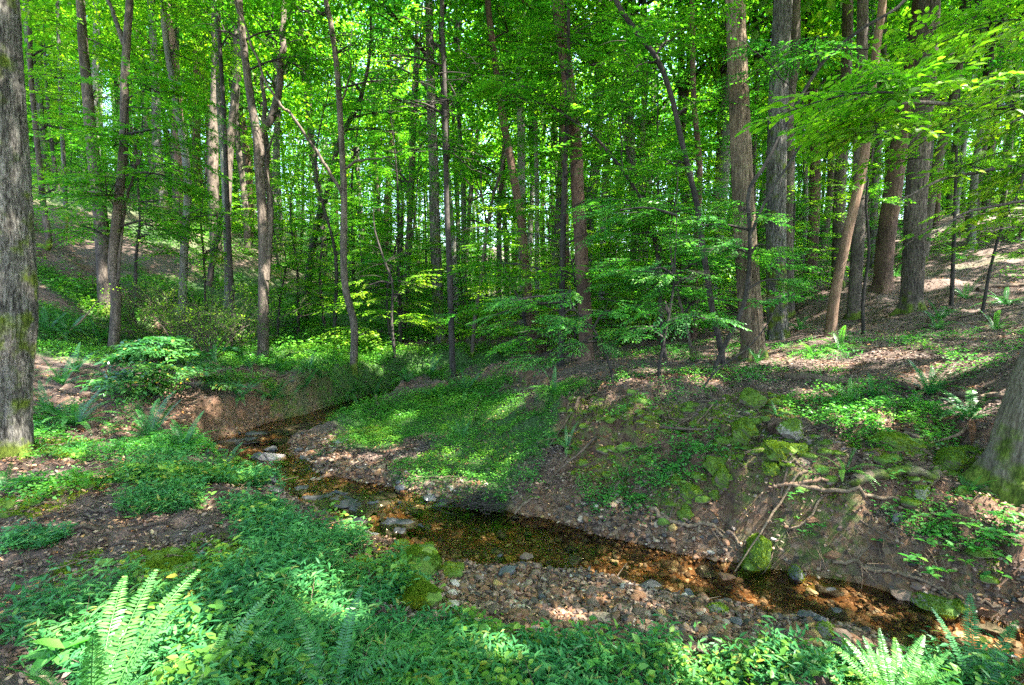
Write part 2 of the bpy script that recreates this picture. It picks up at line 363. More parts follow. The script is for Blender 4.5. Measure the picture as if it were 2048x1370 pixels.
Z_gravel = zone([(1150,1200,330,70),(1250,1080,260,50),(1600,1270,330,60),(700,960,130,35),(860,985,120,30),(1450,1110,200,50),(620,935,90,30),(1000,1250,170,45),(1850,1260,160,60),(1180,1020,150,35),(1950,1250,120,60),(640,880,60,22)], soft=.3, na=.4)
Z_clay = zone([(1200,900,140,90),(1420,900,90,60),(1550,1050,230,80),(1700,1100,200,60),(1400,980,120,70),(600,810,240,30),(420,820,60,40),(1300,900,100,50),(1850,1150,150,60),(1990,1180,80,60),(1290,870,60,40),(330,830,120,30)], soft=.5)
Z_stilt = zone([(400,965,110,30),(340,1015,80,25),(520,1030,80,30),(580,1085,110,50),(640,1190,200,100),(300,1270,280,70),(560,1330,420,80),(1000,1330,260,45),(1350,1345,300,30),(1750,1365,220,25),(700,1260,170,70),(60,1090,60,25),(110,1230,70,30),(880,1290,100,40),(1100,1350,200,40),(660,1090,60,40),(1500,1370,250,25)], soft=.4, na=.85)

# ---------------------------------------------------------------- terrain sheet
def build_ground():
    rows = np.concatenate([np.arange(-30, -2, 2.), np.arange(-2, 2, .12), np.arange(2, 7, .022), np.arange(7, 11, .035), np.arange(11, 16, .07), np.arange(16, 30, .25), np.arange(30, 70, 1.), np.arange(70, 261, 10.)])
    u = np.linspace(-1, 1, 560); u = u * .55 + u ** 3 * 1.0
    Yg = rows[:, None] + 0 * u[None]; Xg = u[None] * (np.abs(rows)[:, None] + 3.0)
    Zg = height(Xg, Yg)
    V = np.stack([Xg, Yg, Zg], -1).reshape(-1, 3)
    nr, nc = Yg.shape
    i = (np.arange(nr - 1)[:, None] * nc + np.arange(nc - 1)[None]).ravel()
    F = np.stack([i, i + 1, i + nc + 1, i + nc], -1)
    xs, ys = V[:, 0], V[:, 1]
    d, w, k = channel(xs, ys)
    bed = np.clip(1.3 - (d - w) / .25, 0, 1) * (np.abs(ys) < 20)
    gravel = np.maximum(Z_gravel(xs, ys) * np.clip((.36 - Zg.ravel()) / .1, 0, 1), bed)
    gy, gx = np.gradient(Zg)
    dy = np.gradient(rows)[:, None]; dx = np.gradient(Xg, axis=1)
    slope = np.hypot(gy / dy, gx / dx).ravel()
    clay = np.clip(np.maximum(Z_clay(xs, ys) * .7, np.clip((slope - .75) * 1.6, 0, 1)), 0, 1) * (ys < 25)
    me = mesh('ground', [(V, F)], None, True, dict(carpet=np.clip(Z_carpet(xs, ys) + (ys > 14) * np.clip(.4 + 2*fbm(xs, ys, .3, 4) - .6 * (xs < -8) * (ys < 34) - .5 * (xs > 5), 0, 1), 0, 1), moss=Z_moss(xs, ys), gravel=gravel, clay=clay,
              wet=np.clip(1 - (Zg.ravel() - wz(ys) - .01) / .06, 0, 1) * (d < w + .6)))
    m, nt, out = newmat('forest_floor')
    at = {k: N(nt, 'ShaderNodeAttribute', attribute_name=k) for k in ('carpet', 'moss', 'gravel', 'clay', 'wet')}
    tc = N(nt, 'ShaderNodeTexCoord')
    def noise(s, d=8, r=.65, dist=0):
        n = N(nt, 'ShaderNodeTexNoise'); n.inputs['Scale'].default_value = s; n.inputs['Detail'].default_value = d; n.inputs['Roughness'].default_value = r; n.inputs['Distortion'].default_value = dist
        nt.links.new(tc.outputs['Object'], n.inputs['Vector']); return n
    nf = noise(34, 12, .75); nm = noise(9, 11, .72); nb = noise(1.2, 5)
    vo = N(nt, 'ShaderNodeTexVoronoi'); vo.inputs['Scale'].default_value = 24; nt.links.new(tc.outputs['Object'], vo.inputs['Vector'])
    lit = ramp(nt, [(.34, (.02,.013,.011)), (.47, (.075,.047,.04)), (.58, (.155,.105,.082)), (.7, (.27,.195,.155))]); nt.links.new(nf.outputs[0], lit.inputs[0])
    soil = ramp(nt, [(.35, (.07,.045,.03)), (.65, (.19,.125,.085))]); nt.links.new(nm.outputs[0], soil.inputs[0])
    rb = ramp(nt, [(.4, (0,0,0)), (.62, (1,1,1))]); nt.links.new(nb.outputs[0], rb.inputs[0])
    col = mixc(nt, .35, lit.outputs[0], soil.outputs[0])
    cl = ramp(nt, [(.34, (.04,.019,.01)), (.5, (.14,.07,.037)), (.68, (.27,.16,.09))]); nt.links.new(nm.outputs[0], cl.inputs[0])
    col = mixc(nt, at['clay'].outputs['Fac'], col, cl.outputs[0])
    rk = ramp(nt, [(0, (.035,.026,.02)), (.2, (.15,.07,.03)), (.45, (.24,.13,.06)), (.7, (.11,.07,.048)), (1, (.26,.17,.1))])
    vc = N(nt, 'ShaderNodeSeparateColor'); nt.links.new(vo.outputs['Color'], vc.inputs[0]); nt.links.new(vc.outputs[0], rk.inputs[0])
    col = mixc(nt, at['gravel'].outputs['Fac'], col, rk.outputs[0])
    gr = ramp(nt, [(.35, (.025,.045,.012)), (.55, (.04,.10,.018)), (.7, (.07,.16,.03))]); nt.links.new(nf.outputs[0], gr.inputs[0])
    col = mixc(nt, at['carpet'].outputs['Fac'], col, gr.outputs[0])
    ms = ramp(nt, [(.3, (.03,.055,.006)), (.5, (.07,.12,.01)), (.7, (.13,.19,.015))]); nt.links.new(nf.outputs[0], ms.inputs[0])
    ma = N(nt, 'ShaderNodeMath', operation='MULTIPLY'); nt.links.new(at['moss'].outputs['Fac'], ma.inputs[0])
    rmm = ramp(nt, [(.46, (0,0,0)), (.6, (.9,.9,.9))]); nt.links.new(nm.outputs[0], rmm.inputs[0]); nt.links.new(rmm.outputs[0], ma.inputs[1])
    col = mixc(nt, ma.outputs[0], col, ms.outputs[0])
    # wet stones and soil are darker and glossier
    col = mixc(nt, at['wet'].outputs['Fac'], col, mixc(nt, 1., col, (.95,.84,.72), 'MULTIPLY'))
    b = N(nt, 'ShaderNodeBsdfPrincipled'); nt.links.new(col, b.inputs['Base Color'])
    mr = N(nt, 'ShaderNodeMapRange'); mr.inputs[3].default_value = .9; mr.inputs[4].default_value = .3; nt.links.new(at['wet'].outputs['Fac'], mr.inputs[0]); nt.links.new(mr.outputs[0], b.inputs['Roughness'])
    bp = N(nt, 'ShaderNodeBump'); bp.inputs['Strength'].default_value = .9; bp.inputs['Distance'].default_value = .05
    hs = N(nt, 'ShaderNodeMath', operation='MULTIPLY_ADD'); nt.links.new(nm.outputs[0], hs.inputs[0]); hs.inputs[1].default_value = 2.2; nt.links.new(nf.outputs[0], hs.inputs[2]); nt.links.new(hs.outputs[0], bp.inputs['Height'])
    nt.links.new(bp.outputs[0], b.inputs['Normal']); nt.links.new(b.outputs[0], out.inputs[0])
    me.materials.append(m)
    tag(put('ground', me), 'forest floor of brown leaf litter, clay banks and moss around the creek', kind='structure')
build_ground()

def build_water():
    xs = np.arange(-7, 6, .05); ys = np.arange(1.8, 17, .05)
    X, Y = np.meshgrid(xs, ys); Z = wz(Y) + 0 * X
    h = height(X, Y); d, w, k = channel(X, Y)
    ok = (h < Z + .03) & (d < w + .5)
    nr, nc = X.shape
    i = (np.arange(nr - 1)[:, None] * nc + np.arange(nc - 1)[None])
    keep = ok[:-1, :-1] | ok[1:, :-1] | ok[:-1, 1:] | ok[1:, 1:]
    i = i[keep]; F = np.stack([i, i + 1, i + nc + 1, i + nc], -1)
    used = np.unique(F); mp = np.full(nr * nc, -1); mp[used] = np.arange(len(used))
    V = np.stack([X, Y, Z], -1).reshape(-1, 3)[used]
    m, nt, out = newmat('creek_water')
    tc = N(nt, 'ShaderNodeTexCoord'); n = N(nt, 'ShaderNodeTexNoise'); n.inputs['Scale'].default_value = 5; n.inputs['Detail'].default_value = 4
    mp2 = N(nt, 'ShaderNodeMapping'); mp2.inputs['Scale'].default_value = (1, 1.6, 1); nt.links.new(tc.outputs['Object'], mp2.inputs[0]); nt.links.new(mp2.outputs[0], n.inputs['Vector'])
    bp = N(nt, 'ShaderNodeBump'); bp.inputs['Strength'].default_value = .14; bp.inputs['Distance'].default_value = .02; nt.links.new(n.outputs[0], bp.inputs['Height'])
    fr = N(nt, 'ShaderNodeFresnel'); fr.inputs[0].default_value = 1.45; nt.links.new(bp.outputs[0], fr.inputs['Normal'])
    tr = N(nt, 'ShaderNodeBsdfTransparent'); tr.inputs[0].default_value = (.96, .86, .66, 1)
    gl = N(nt, 'ShaderNodeBsdfGlossy'); gl.inputs['Roughness'].default_value = .14; nt.links.new(bp.outputs[0], gl.inputs['Normal'])
    mx = N(nt, 'ShaderNodeMixShader'); nt.links.new(fr.outputs[0], mx.inputs[0]); nt.links.new(tr.outputs[0], mx.inputs[1]); nt.links.new(gl.outputs[0], mx.inputs[2])
    nt.links.new(mx.outputs[0], out.inputs[0])
    tag(put('water', mesh('water', [(V, mp[F])], m)), 'shallow clear brown creek water', kind='structure')
build_water()
# ---------------------------------------------------------------- foliage sprays and trees
def make_spray(seed, L=1.0, leaf=.09, twigs=11, tpl=T_LO, droop=.12, wr=.5, dens=1.0):
    """A flat layered bough along +Y: returns woody tubes [(V,F)] and leaf arrays (P, D, N, size)."""
    r = np.random.default_rng(seed)
    t = np.linspace(0, 1, 9); bend = r.normal(0, .12)
    main = np.stack([bend * L * t ** 2 + .02 * L * np.sin(t * 7 + seed), L * t, -droop * L * t ** 2 + .03 * L * np.sin(t * 4)], -1)
    wood = [(main, np.linspace(.010, .002, 9) * L)]
    P, D, S = [], [], []
    def along(path, n, side0):
        q = np.linspace(.12, 1, n)
        idx = q * (len(path) - 1); i = np.minimum(idx.astype(int), len(path) - 2); f = (idx - i)[:, None]
        p = path[i] * (1 - f) + path[i + 1] * f; tan = path[i + 1] - path[i]; tan /= np.linalg.norm(tan, axis=1)[:, None]
        s = np.where((np.arange(n) + side0) % 2, 1., -1.)
        perp = np.stack([tan[:, 1], -tan[:, 0], 0 * s], -1) * s[:, None]
        d = tan * (.55 + .3 * r.random(n))[:, None] + perp + r.normal(0, .18, (n, 3)); d[:, 2] -= .12
        d[-1] = tan[-1]
        P.append(p); D.append(d); S.append(leaf * (.65 + .6 * r.random(n)))
    for k in range(twigs):
        s = .1 + .88 * k / twigs; i = min(int(s * 8), 7); p0 = main[i] + (main[i + 1] - main[i]) * (s * 8 - i)
        l = L * (.55 * (1 - s) + .16) * (.7 + .5 * r.random()); side = 1 if k % 2 else -1
        a = side * (.75 + .3 * r.random()); tt = np.linspace(0, 1, 5)[:, None]
        dirv = np.array([math.sin(a), math.cos(a), r.normal(0, .12)])
        pth = p0 + dirv * l * tt + np.array([0, .25 * l, -.18 * l]) * tt ** 2
        wood.append((pth, np.linspace(.004, .001, 5) * L))
        along(pth, max(3, int(l / (leaf * .42) * dens)), k)
    along(main, max(4, int(L * .6 / (leaf * .5) * dens)), 0)
    P = np.concatenate(P); D = np.concatenate(D); S = np.concatenate(S)
    Nn = np.tile([0, 0, 1.], (len(P), 1)) + r.normal(0, .28, (len(P), 3))
    return wood, P, D, Nn, S, wr
def frame_from(d, roll=0):
    d = np.asarray(d, float); d = d / np.linalg.norm(d)
    x = np.cross(d, [0, 0, 1.]); x = x / (np.linalg.norm(x) + 1e-9); z = np.cross(x, d)
    c, s = math.cos(roll), math.sin(roll)
    return np.stack([x * c + z * s, d, z * c - x * s], 1)      # columns: local x, y, z
class Foliage:
    def __init__(self): self.P = []; self.D = []; self.N = []; self.S = []; self.wood = []
    def add(self, spray, origin, d, scale=1.0, roll=0, wood=True):
        A = frame_from(d, roll); w, P, D, Nn, S, wr = spray
        self.P.append(P * scale @ A.T + origin); self.D.append(D @ A.T); self.N.append(Nn @ A.T); self.S.append(S * scale)
        if wood:
            for p, r in w[:1] if wood == 'main' else w: self.wood.append((p * scale @ A.T + origin, r * scale))
    def limb(self, path, rad): self.wood.append((np.asarray(path), rad))
    def arrays(self): return [np.concatenate(a) for a in (self.P, self.D, self.N, self.S)]
    def leaf_parts(self, tpl=T_LO, wr=.5, keep=None):
        P, D, Nn, S = self.arrays()
        if keep is not None:
            k = keep(P); P, D, Nn, S = P[k], D[k], Nn[k], S[k]
        return [leaves(P, D, Nn, S, S * wr, tpl)]
    def wood_parts(self, sides=4):
        out = []
        for p, r in self.wood:
            mx = float(np.max(r)); out += tube(p, r, 8 if mx > .03 else sides, cap=False)
        return out

SPR_LO = [make_spray(s, 1.0, .13, 9, dens=.8) for s in range(5)]           # for far crowns
SPR_MID = [make_spray(20 + s, 1.0, .085, 11, droop=.1) for s in range(5)]
SPR_HI = [make_spray(40 + s, 1.0, .075, 12, droop=.14, dens=1.05) for s in range(5)]

# gaps cut into the crowns to put sun on the near ground: centre (picture), radius in metres
SUNPATCH = [(905,950,.33),(880,925,.3),(960,960,.3),(840,965,.2),(680,1065,.22),(750,1075,.18),(1130,1215,.22),(1010,1180,.16),(1230,1235,.2),(1080,1250,.25),
            (1560,725,.5),(1650,722,.6),(1740,720,.5),(1900,740,.4),(1620,790,.3),(1560,830,.25),(1690,835,.35),(1950,800,.4),(1900,820,.25),
            (560,1190,.22),(640,1240,.2),(820,1265,.18),(930,1300,.2),(230,1290,.3),(330,1330,.25),(120,1300,.2),(420,1290,.2),(1740,1330,.3),(1790,1350,.25),(1340,1340,.25),(1480,1345,.2),(1990,1300,.3),(2020,1230,.2),(1150,1340,.2),
            (540,900,.2),(500,960,.2),(420,800,.25),(230,790,.4),(300,790,.3),(150,800,.3),(2010,1010,.2),(2030,1060,.2),
            (1520,650,.35),(1500,600,.3),(330,700,.4),(1640,580,.3),(1250,760,.25),(1000,830,.25),(800,840,.3),(900,810,.25),
            (1900,560,.6),(1800,560,.5),(1950,620,.4),(1980,520,.8),(1160,700,.2),(1580,900,.15),(1700,880,.15),(700,720,.5),(450,720,.4),(560,720,.5),(300,760,.3),(620,715,.6),(760,715,.6),(840,715,.5),(500,715,.6),(380,715,.5),(150,720,.4),(1300,740,.3),(1400,760,.3),(480,690,.5),(1100,650,.5),(950,700,.5),(700,650,.8),(550,640,.8),(1250,520,.5),(1380,500,.5),(1450,480,.4),(1050,690,.4),(1750,830,.3),(1850,760,.35),(420,1010,.15),(620,1180,.2),(700,1250,.2),(160,1330,.2),(1000,1330,.2),(1775,1395,.4),(1740,1300,.25),(310,795,.55),(260,1400,.35),(1560,905,.2),(1520,860,.2),(1600,960,.2),(1500,1120,.15),(660,705,.7),(580,700,.7),(800,700,.7),(420,700,.6),(880,725,.5),(520,730,.5),(740,725,.5),(600,660,.9),(850,660,.9),(980,680,.7),(300,650,.6),(200,620,.6)]
_SPC = [(hit(a, b), r) for a, b, r in SUNPATCH]
def sun_keep(P):
    """Keep the leaves that do not stand between the sun and a sun patch."""
    k = np.ones(len(P), bool)
    for c, r in _SPC:
        v = P - c; s = v @ SUN; q = v - s[:, None] * SUN
        rr = r * .8 + .10 * np.random.default_rng(3).random()
        k &= ~((np.linalg.norm(q, axis=1) < rr) & (s > .9))
    return k

def canopy_crown(seed, H=11.0, W=4.5, n=150, sc_=2.0, spr=SPR_LO):
    """Crown with its origin at the foot of the crown; returns Foliage."""
    r = np.random.default_rng(seed); f = Foliage()
    lead = np.array([[0, 0, -.5], [r.normal(0, .2), r.normal(0, .2), H * .4], [r.normal(0, .4), r.normal(0, .4), H * .9]]); lead = smooth_path(lead, 12)
    f.limb(lead, np.linspace(.15, .03, 12))
    for k in range(n):
        t = r.random() ** .8; a = k * 2.4 + r.normal(0, .4)
        rad = W * (math.sin(math.pi * min(1, .18 + t * .8)) ** .7) * (.35 + .65 * r.random() ** .5)
        p = lead[int(t * 11)] + np.array([math.cos(a) * rad, math.sin(a) * rad, r.normal(0, .4)])
        d = np.array([math.cos(a + r.normal(0, .5)), math.sin(a + r.normal(0, .5)), r.normal(-.1, .25)])
        f.add(spr[k % 5], p, d, sc_ * (.7 + .5 * r.random()), r.normal(0, .3), wood=False)
        if k % 6 == 0:
            b = lead[max(0, int(t * 11) - 2)]
            f.limb(smooth_path([b, (b + p) / 2 + np.array([0, 0, .35]), p], 7), np.linspace(.07, .012, 7))
    return f
CANOPY = []
for s, (mt) in enumerate(['leaf', 'leaf_yellow', 'leaf', 'leaf_cool', 'leaf_yellow', 'leaf']):
    f = canopy_crown(100 + s, H=10 + s % 3 * 2, W=3.5 + .4 * (s % 3), n=66)
    CANOPY.append(mesh('crown', f.leaf_parts(T_LO, .55) + [(*q, 1) for q in f.wood_parts(3)], [M[mt], M['bark_dark']]))
def far_trunk(seed, H, r0, mt):
    r = np.random.default_rng(seed)
    p = [[0, 0, -.4]]
    for k in range(1, 6): p.append([p[-1][0] + r.normal(0, .12), p[-1][1] + r.normal(0, .12), H * k / 5])
    p = smooth_path(p, 22); rad = np.interp(np.linspace(0, 1, 22), [0, .04, .1, 1], [r0 * 1.5, r0 * 1.1, r0, r0 * .5])
    return mesh('trunk', tube(p, rad, 10, .06, seed), M[mt]), p
FARTRUNK = [far_trunk(200 + k, 15, .13 + .03 * (k % 3), mt) for k, mt in enumerate(['bark_grey', 'bark_brown', 'bark_red', 'bark_pale', 'bark_brown', 'bark_grey'])]
def under_tree(seed, H, n, mt, lo=.12, leafs=SPR_MID, Rw=1.7, scl=1.0, bk='bark_dark', tpl=T_LO):
    r = np.random.default_rng(seed); f = Foliage()
    p = smooth_path([[0, 0, -.2], [r.normal(0, .1), r.normal(0, .1), H * .33], [r.normal(0, .25), r.normal(0, .25), H * .66], [r.normal(0, .4), r.normal(0, .4), H]], 16)
    tr = mesh('trunk', tube(p, np.linspace(.007 * H + .012, .006, 16), 7), M[bk])
    for k in range(n):
        t = lo + (1 - lo) * (k + r.random()) / n; a = k * 2.4 + r.normal(0, .3); rad = Rw * (1.05 - t) ** .5 * (.6 + .5 * r.random())
        b = p[min(15, int(t * 15))]; L = max(.5, rad * .75)
        d = np.array([math.cos(a), math.sin(a), .12])
        q = b + d * rad * .5 + np.array([0, 0, .12 * rad])
        f.limb(smooth_path([b, (b + q) / 2 + [0, 0, .04], q], 5), np.linspace(.012, .006, 5))
        f.add(leafs[k % 5], q, d - [0, 0, .1], L * scl, r.normal(0, .2), wood='main')
        if r.random() < .6:
            a2 = a + r.choice([-.8, .8]); f.add(leafs[(k + 2) % 5], b + d * rad * .3, np.array([math.cos(a2), math.sin(a2), .05]), L * .8 * scl, r.normal(0, .2), wood='main')
    return tr, mesh('crown', f.leaf_parts(tpl, .5) + [(*q, 1) for q in f.wood_parts(3)], [M[mt], M[bk]])
UNDER = [under_tree(300 + k, h, n, mt) for k, (h, n, mt) in enumerate([(5.5, 42, 'under'), (7, 55, 'leaf'), (4.2, 34, 'leaf_yellow'), (8, 60, 'leaf'), (3.2, 28, 'under'), (6.2, 48, 'leaf_yellow')])]

def sector(px, Y):
    names = [(330, 'on the left hillside'), (620, 'behind the twin stemmed tree'), (860, 'behind the wavy tree'), (1130, 'behind the creek bend'),
             (1420, 'beyond the big brown trunk'), (1640, 'behind the tan trunk'), (1800, 'behind the bare snag'), (9999, 'on the right hillside')]
    for lim, n in names:
        if px < lim: return n
occupied = []; FARLAB = []
def far_forest():
    r = np.random.default_rng(77); n = 0; tries = 0
    while n < 215 and tries < 9000:
        tries += 1
        Y = 15 + 45 * r.random() ** .85; X = Y * (r.random() * 2.5 - 1.25)
        px = 1024 + X / Y * 1024
        if Y < 19 and 560 < px < 1100: continue
        if 570 < px < 770 and Y < 48 and r.random() < .7: continue
        if any(math.hypot(X - a, Y - b) < 1.5 for a, b in occupied): continue
        occupied.append((X, Y)); k = n % 6; s = .85 + .4 * r.random()
        z = float(height(X, Y)); root = put('forest_tree', None, (X, Y, z), rot=(r.normal(0, .03), r.normal(0, .03), r.random() * 6.3), scale=s)
        tm, tp = FARTRUNK[k]; put('trunk', tm, parent=root)
        cm = CANOPY[(n * 5 + n // 6) % 6]; hh = r.choice([7.0, 8.5, 10.5])
        i = int(hh / 15 * 21); off = tp[i]
        put('crown', cm, (off[0], off[1], hh), root, (0, 0, r.random() * 6))
        band = 'middle distance' if Y < 30 else 'deep woods'
        tone = ['grey', 'brown', 'reddish', 'pale grey', 'brown', 'grey'][k]
        FARLAB.append((px, root, f'straight {tone} trunked tree in the {band} {sector(px, Y)}', f'{tone} trees in the {band} {sector(px, Y)}'))
        n += 1
    n = 0
    while n < 280:
        Y = (9.5 + 32 * r.random()) if n < 90 else 34 + 34 * r.random(); X = Y * (r.random() * 2.3 - 1.15); px = 1024 + X / Y * 1024
        if Y < 12.5 and 560 < px < 1000: continue
        if Y < 13 and px > 1480: continue
        if Y < 17 and px > 1700: continue
        if Y < 12 and px < 600: continue
        if Y < 21 and px < 520: continue
        if Y < 20 and px > 1560 and r.random() < .5: continue
        k = int(r.integers(0, 6)); s = (.8 + .5 * r.random()) if n < 90 else 1.2 + .7 * r.random(); z = float(height(X, Y))
        root = put('understory_tree', None, (X, Y, z), rot=(r.normal(0, .06), r.normal(0, .06), r.random() * 6.3), scale=s)
        tr, cr = UNDER[k]; put('trunk', tr, parent=root); put('crown', cr, parent=root)
        band = 'near' if Y < 18 else 'far'; size = ['mid sized', 'tall', 'short', 'tall', 'low', 'mid sized'][k]
        FARLAB.append((px, root, f'{size} understory tree in the {band} woods {sector(px, Y)}', f'{size} understory trees in the {band} woods {sector(px, Y)}'))
        n += 1

    groups = {}
    for px, o, lb, gp in FARLAB: groups.setdefault(lb, []).append((px, o, gp))
    for lb, L in groups.items():
        L.sort(key=lambda q: q[0])
        for i, (px, o, gp) in enumerate(L):
            if len(L) == 1: l2 = lb
            elif len(L) == 2: l2 = ['leftmost ', 'rightmost '][i] + lb
            elif len(L) == 3: l2 = ['leftmost ', 'middle ', 'rightmost '][i] + lb
            else: l2 = ('leftmost ' + lb) if i == 0 else ('rightmost ' + lb) if i == len(L) - 1 else lb
            tag(o, l2, 'tree', gp)

def deep_woods():
    r = np.random.default_rng(123); n = 64000
    X = (r.random(n) * 2 - 1) * 110; Y = 60 + 26 * r.random(n) + np.abs(X) * .1; z0 = height(X, Y); h = 17 * r.random(n) ** 1.35
    k = fbm(X, Y * .3 + h * .9, .35, 3) > -.2; X, Y, z0, h = X[k], Y[k], z0[k], h[k]; m = len(X)
    P = np.stack([X, Y, z0 + h], -1); a = r.random(m) * 6.28
    L = leaves(P, np.stack([np.cos(a), np.sin(a), r.normal(0, .3, m)], -1), np.tile([0, 0, 1.], (m, 1)) + r.normal(0, .5, (m, 3)), .55 * r.uniform(.6, 1.3, m), .38, T_LO)
    parts = [(*L, 0)]
    for i in range(170):
        x = (r.random() * 2 - 1) * 95; y = 58 + 24 * r.random(); z = float(height(x, y)); parts += [(*q, 1) for q in tube([[x, y, z - .3], [x + r.normal(0, .3), y, z + 9], [x + r.normal(0, .7), y, z + 20]], [.22, .17, .1], 6, cap=False)]
    tag(put('woods', mesh('woods', parts, [M['leaf'], M['bark_pale']])), 'far off mass of sunlit woods closing the valley', kind='stuff')
# ---------------------------------------------------------------- the trees one can tell apart
CANOPY_F = [canopy_crown(400 + s, H=8.5, W=3.6, n=80) for s in range(4)]
NT_COUNT = [0]
def trunk_points(base, path, Y=None, slope=0.0):
    b = hit(*base) if Y is None else None
    Y0 = b[1] if Y is None else Y
    if b is None: b = PY(base[0], base[1], Y0); b[2] = float(height(b[0], b[1]))
    pts = [b]
    for k, (px, py) in enumerate(path): pts.append(PY(px, py, Y0 + slope * (k + 1) / len(path)))
    return np.array(pts)
def wood_tree(name, label, cat, mat, base, path, w0, w1, Y=None, ext=8.0, crown=None, blobs=(), leafmat='under', forks=(), group=None,
              flare=1.35, flute=.05, sides=14, sprays=None, tpl=T_MID, slope=0.0, keep=True, sc_spray=1.0, leaf_wr=.52, ridge=0):
    NT_COUNT[0] += 1; seed = NT_COUNT[0] * 7
    r = np.random.default_rng(seed)
    P = trunk_points(base, path, Y, slope); b = P[0]; Yd = b[1]; occupied.append((b[0], b[1]))
    root = put(name, None, b); tag(root, label, cat, group)
    k0 = ppm(b)
    dn = P[1] - P[0]; dn = dn / np.linalg.norm(dn); pts = [b - dn * .45] + list(P)
    if ext > 0:
        d = P[-1] - P[-2]; d /= np.linalg.norm(d); d = d * .6 + np.array([0, 0, .6]); d /= np.linalg.norm(d)
        pts += [P[-1] + d * ext * .5, P[-1] + (d * .6 + np.array([0, 0, .5])) * ext]
    pts = np.array(pts); n = (len(pts) - 1) * (7 if not ridge else 60)
    sp = smooth_path(pts, n, jit=0 if ridge else .02 * w1 / k0, seed=seed)
    s = np.r_[0, np.cumsum(np.linalg.norm(np.diff(sp, axis=0), axis=1))]
    r0, r1 = w0 / k0 / 2 * (.9 if w0 < 90 else 1), w1 / k0 / 2 * (.88 if w0 < 90 else 1)
    iv = int(len(sp) * (len(P)) / (len(pts) - 1)) if ext > 0 else len(sp) - 1
    rad = np.interp(s, [0, .35, .35 + .5 * r0 / .3, s[min(iv, n - 1)], s[-1] + .01], [r0 * flare * 1.1, r0 * flare, r0, r1, r1 * (.35 if ext > 0 else .5)])
    parts = tube(sp - b, rad, sides if not ridge else 150, 0 if ridge else flute, seed, ridge=ridge, roots=.55 if w0 > 13 else 0)
    tr = put('trunk', mesh('trunk', parts, M[mat]), parent=root)
    for fk in forks:
        fp = np.array([PY(a, c, Yd + (i * .12 * (1 if seed % 2 else -1))) for i, (a, c) in enumerate(fk[0])])
        fp = smooth_path(fp, len(fp) * 6, jit=.004 * Yd * .3, seed=seed + 3)
        put('limb', mesh('limb', tube(fp - b, np.linspace(fk[1], fk[2], len(fp)) / k0 / 2, 8, .05, seed), M[mat]), parent=root)
    if crown is not None:
        zc, scl, mt, ci = crown
        q = zc - (sp[:, 2] - b[2]); i = int(np.argmin(np.abs(q))); c0 = sp[i]
        f = CANOPY_F[ci % 4]; A, D, Nn, S = f.arrays(); th = seed * 1.3; cth, sth = math.cos(th), math.sin(th)
        Rm = np.array([[cth, -sth, 0], [sth, cth, 0], [0, 0, 1]])
        A = A @ Rm.T * scl; D = D @ Rm.T; Wp = A + c0
        kk = sun_keep(Wp) if keep else np.ones(len(Wp), bool)
        px, py = to_px(Wp)
        wp = []
        for p, rr in f.wood: wp += tube(p @ Rm.T * scl + c0 - b, rr * scl, 5, cap=False)
        put('crown', mesh('crown', [leaves((Wp - b)[kk], D[kk], Nn[kk], (S * scl)[kk], (S * scl * .55)[kk], T_LO)] + [(*q, 1) for q in wp], [M[mt], M[mat]]), parent=root)
    if blobs: add_foliage(root, b, sp, blobs, Yd, seed, leafmat, sprays or SPR_MID, tpl, sc_spray, mat, leaf_wr, keep)
    return root, sp
def add_foliage(root, b, sp, blobs, Yd, seed, leafmat, sprays, tpl, scs, mat, wr, keep=True):
    r = np.random.default_rng(seed + 5); f = Foliage()
    for bl in blobs:
        px, py, rx, ry, n = bl[:5]; Yb = Yd + (bl[5] if len(bl) > 5 else 0)
        C = PY(px, py, Yb); k = ppm(C); rxm, rym = rx / k, ry / k; rdm = max(.4, min(rxm, 1.3))
        cand = sp[sp[:, 2] < C[2] + .3]; 
        if len(cand) == 0: cand = sp
        j = int(np.argmin(np.linalg.norm(cand - C, axis=1) + .0)); j = max(1, j - 1); a = cand[j]
        f.limb(smooth_path([a, (a + C) / 2 + np.array([0, 0, .06]), C], 8), np.linspace(.016, .008, 8) * (Yd / 8 + .3))
        for q in range(int(n * (.72 if sprays is SPR_HI else 1)) if n > 3 else n):
            o = C + np.array([r.normal(0, .5) * rxm, r.normal(0, .5) * rdm, r.uniform(-1, 1) * rym])
            out = o - a; out[2] *= .15; out = out / (np.linalg.norm(out) + .01) + np.array([r.normal(0, .45), r.normal(0, .45), r.normal(-.05, .12)])
            L = scs * (.65 + .5 * r.random()) * np.clip(rxm, .55, 1.1)
            dd = out / np.linalg.norm(out)
            f.add(sprays[q % 5], o - dd * L * .5, dd, L, r.normal(0, .2), wood=True if Yd < 7 else 'main')
            if q % 3 == 0: f.limb(smooth_path([a + (C - a) * .6, o - dd * L * .5], 4), np.linspace(.007, .004, 4) * (Yd / 8 + .3))
    kf = (lambda P: sun_keep(P)) if keep else None
    if f.P:
        P, D, Nn, S = f.arrays()
        if keep:
            k = sun_keep(P); P, D, Nn, S = P[k], D[k], Nn[k], S[k]
        wp = []
        for p, rr in f.wood: wp += tube(p - b, rr, 4, cap=False)
        put('foliage', mesh('foliage', [leaves(P - b, D, Nn, S, S * wr, tpl)] + [(*q, 1) for q in wp], [M[leafmat], M['bark_dark']]), parent=root)

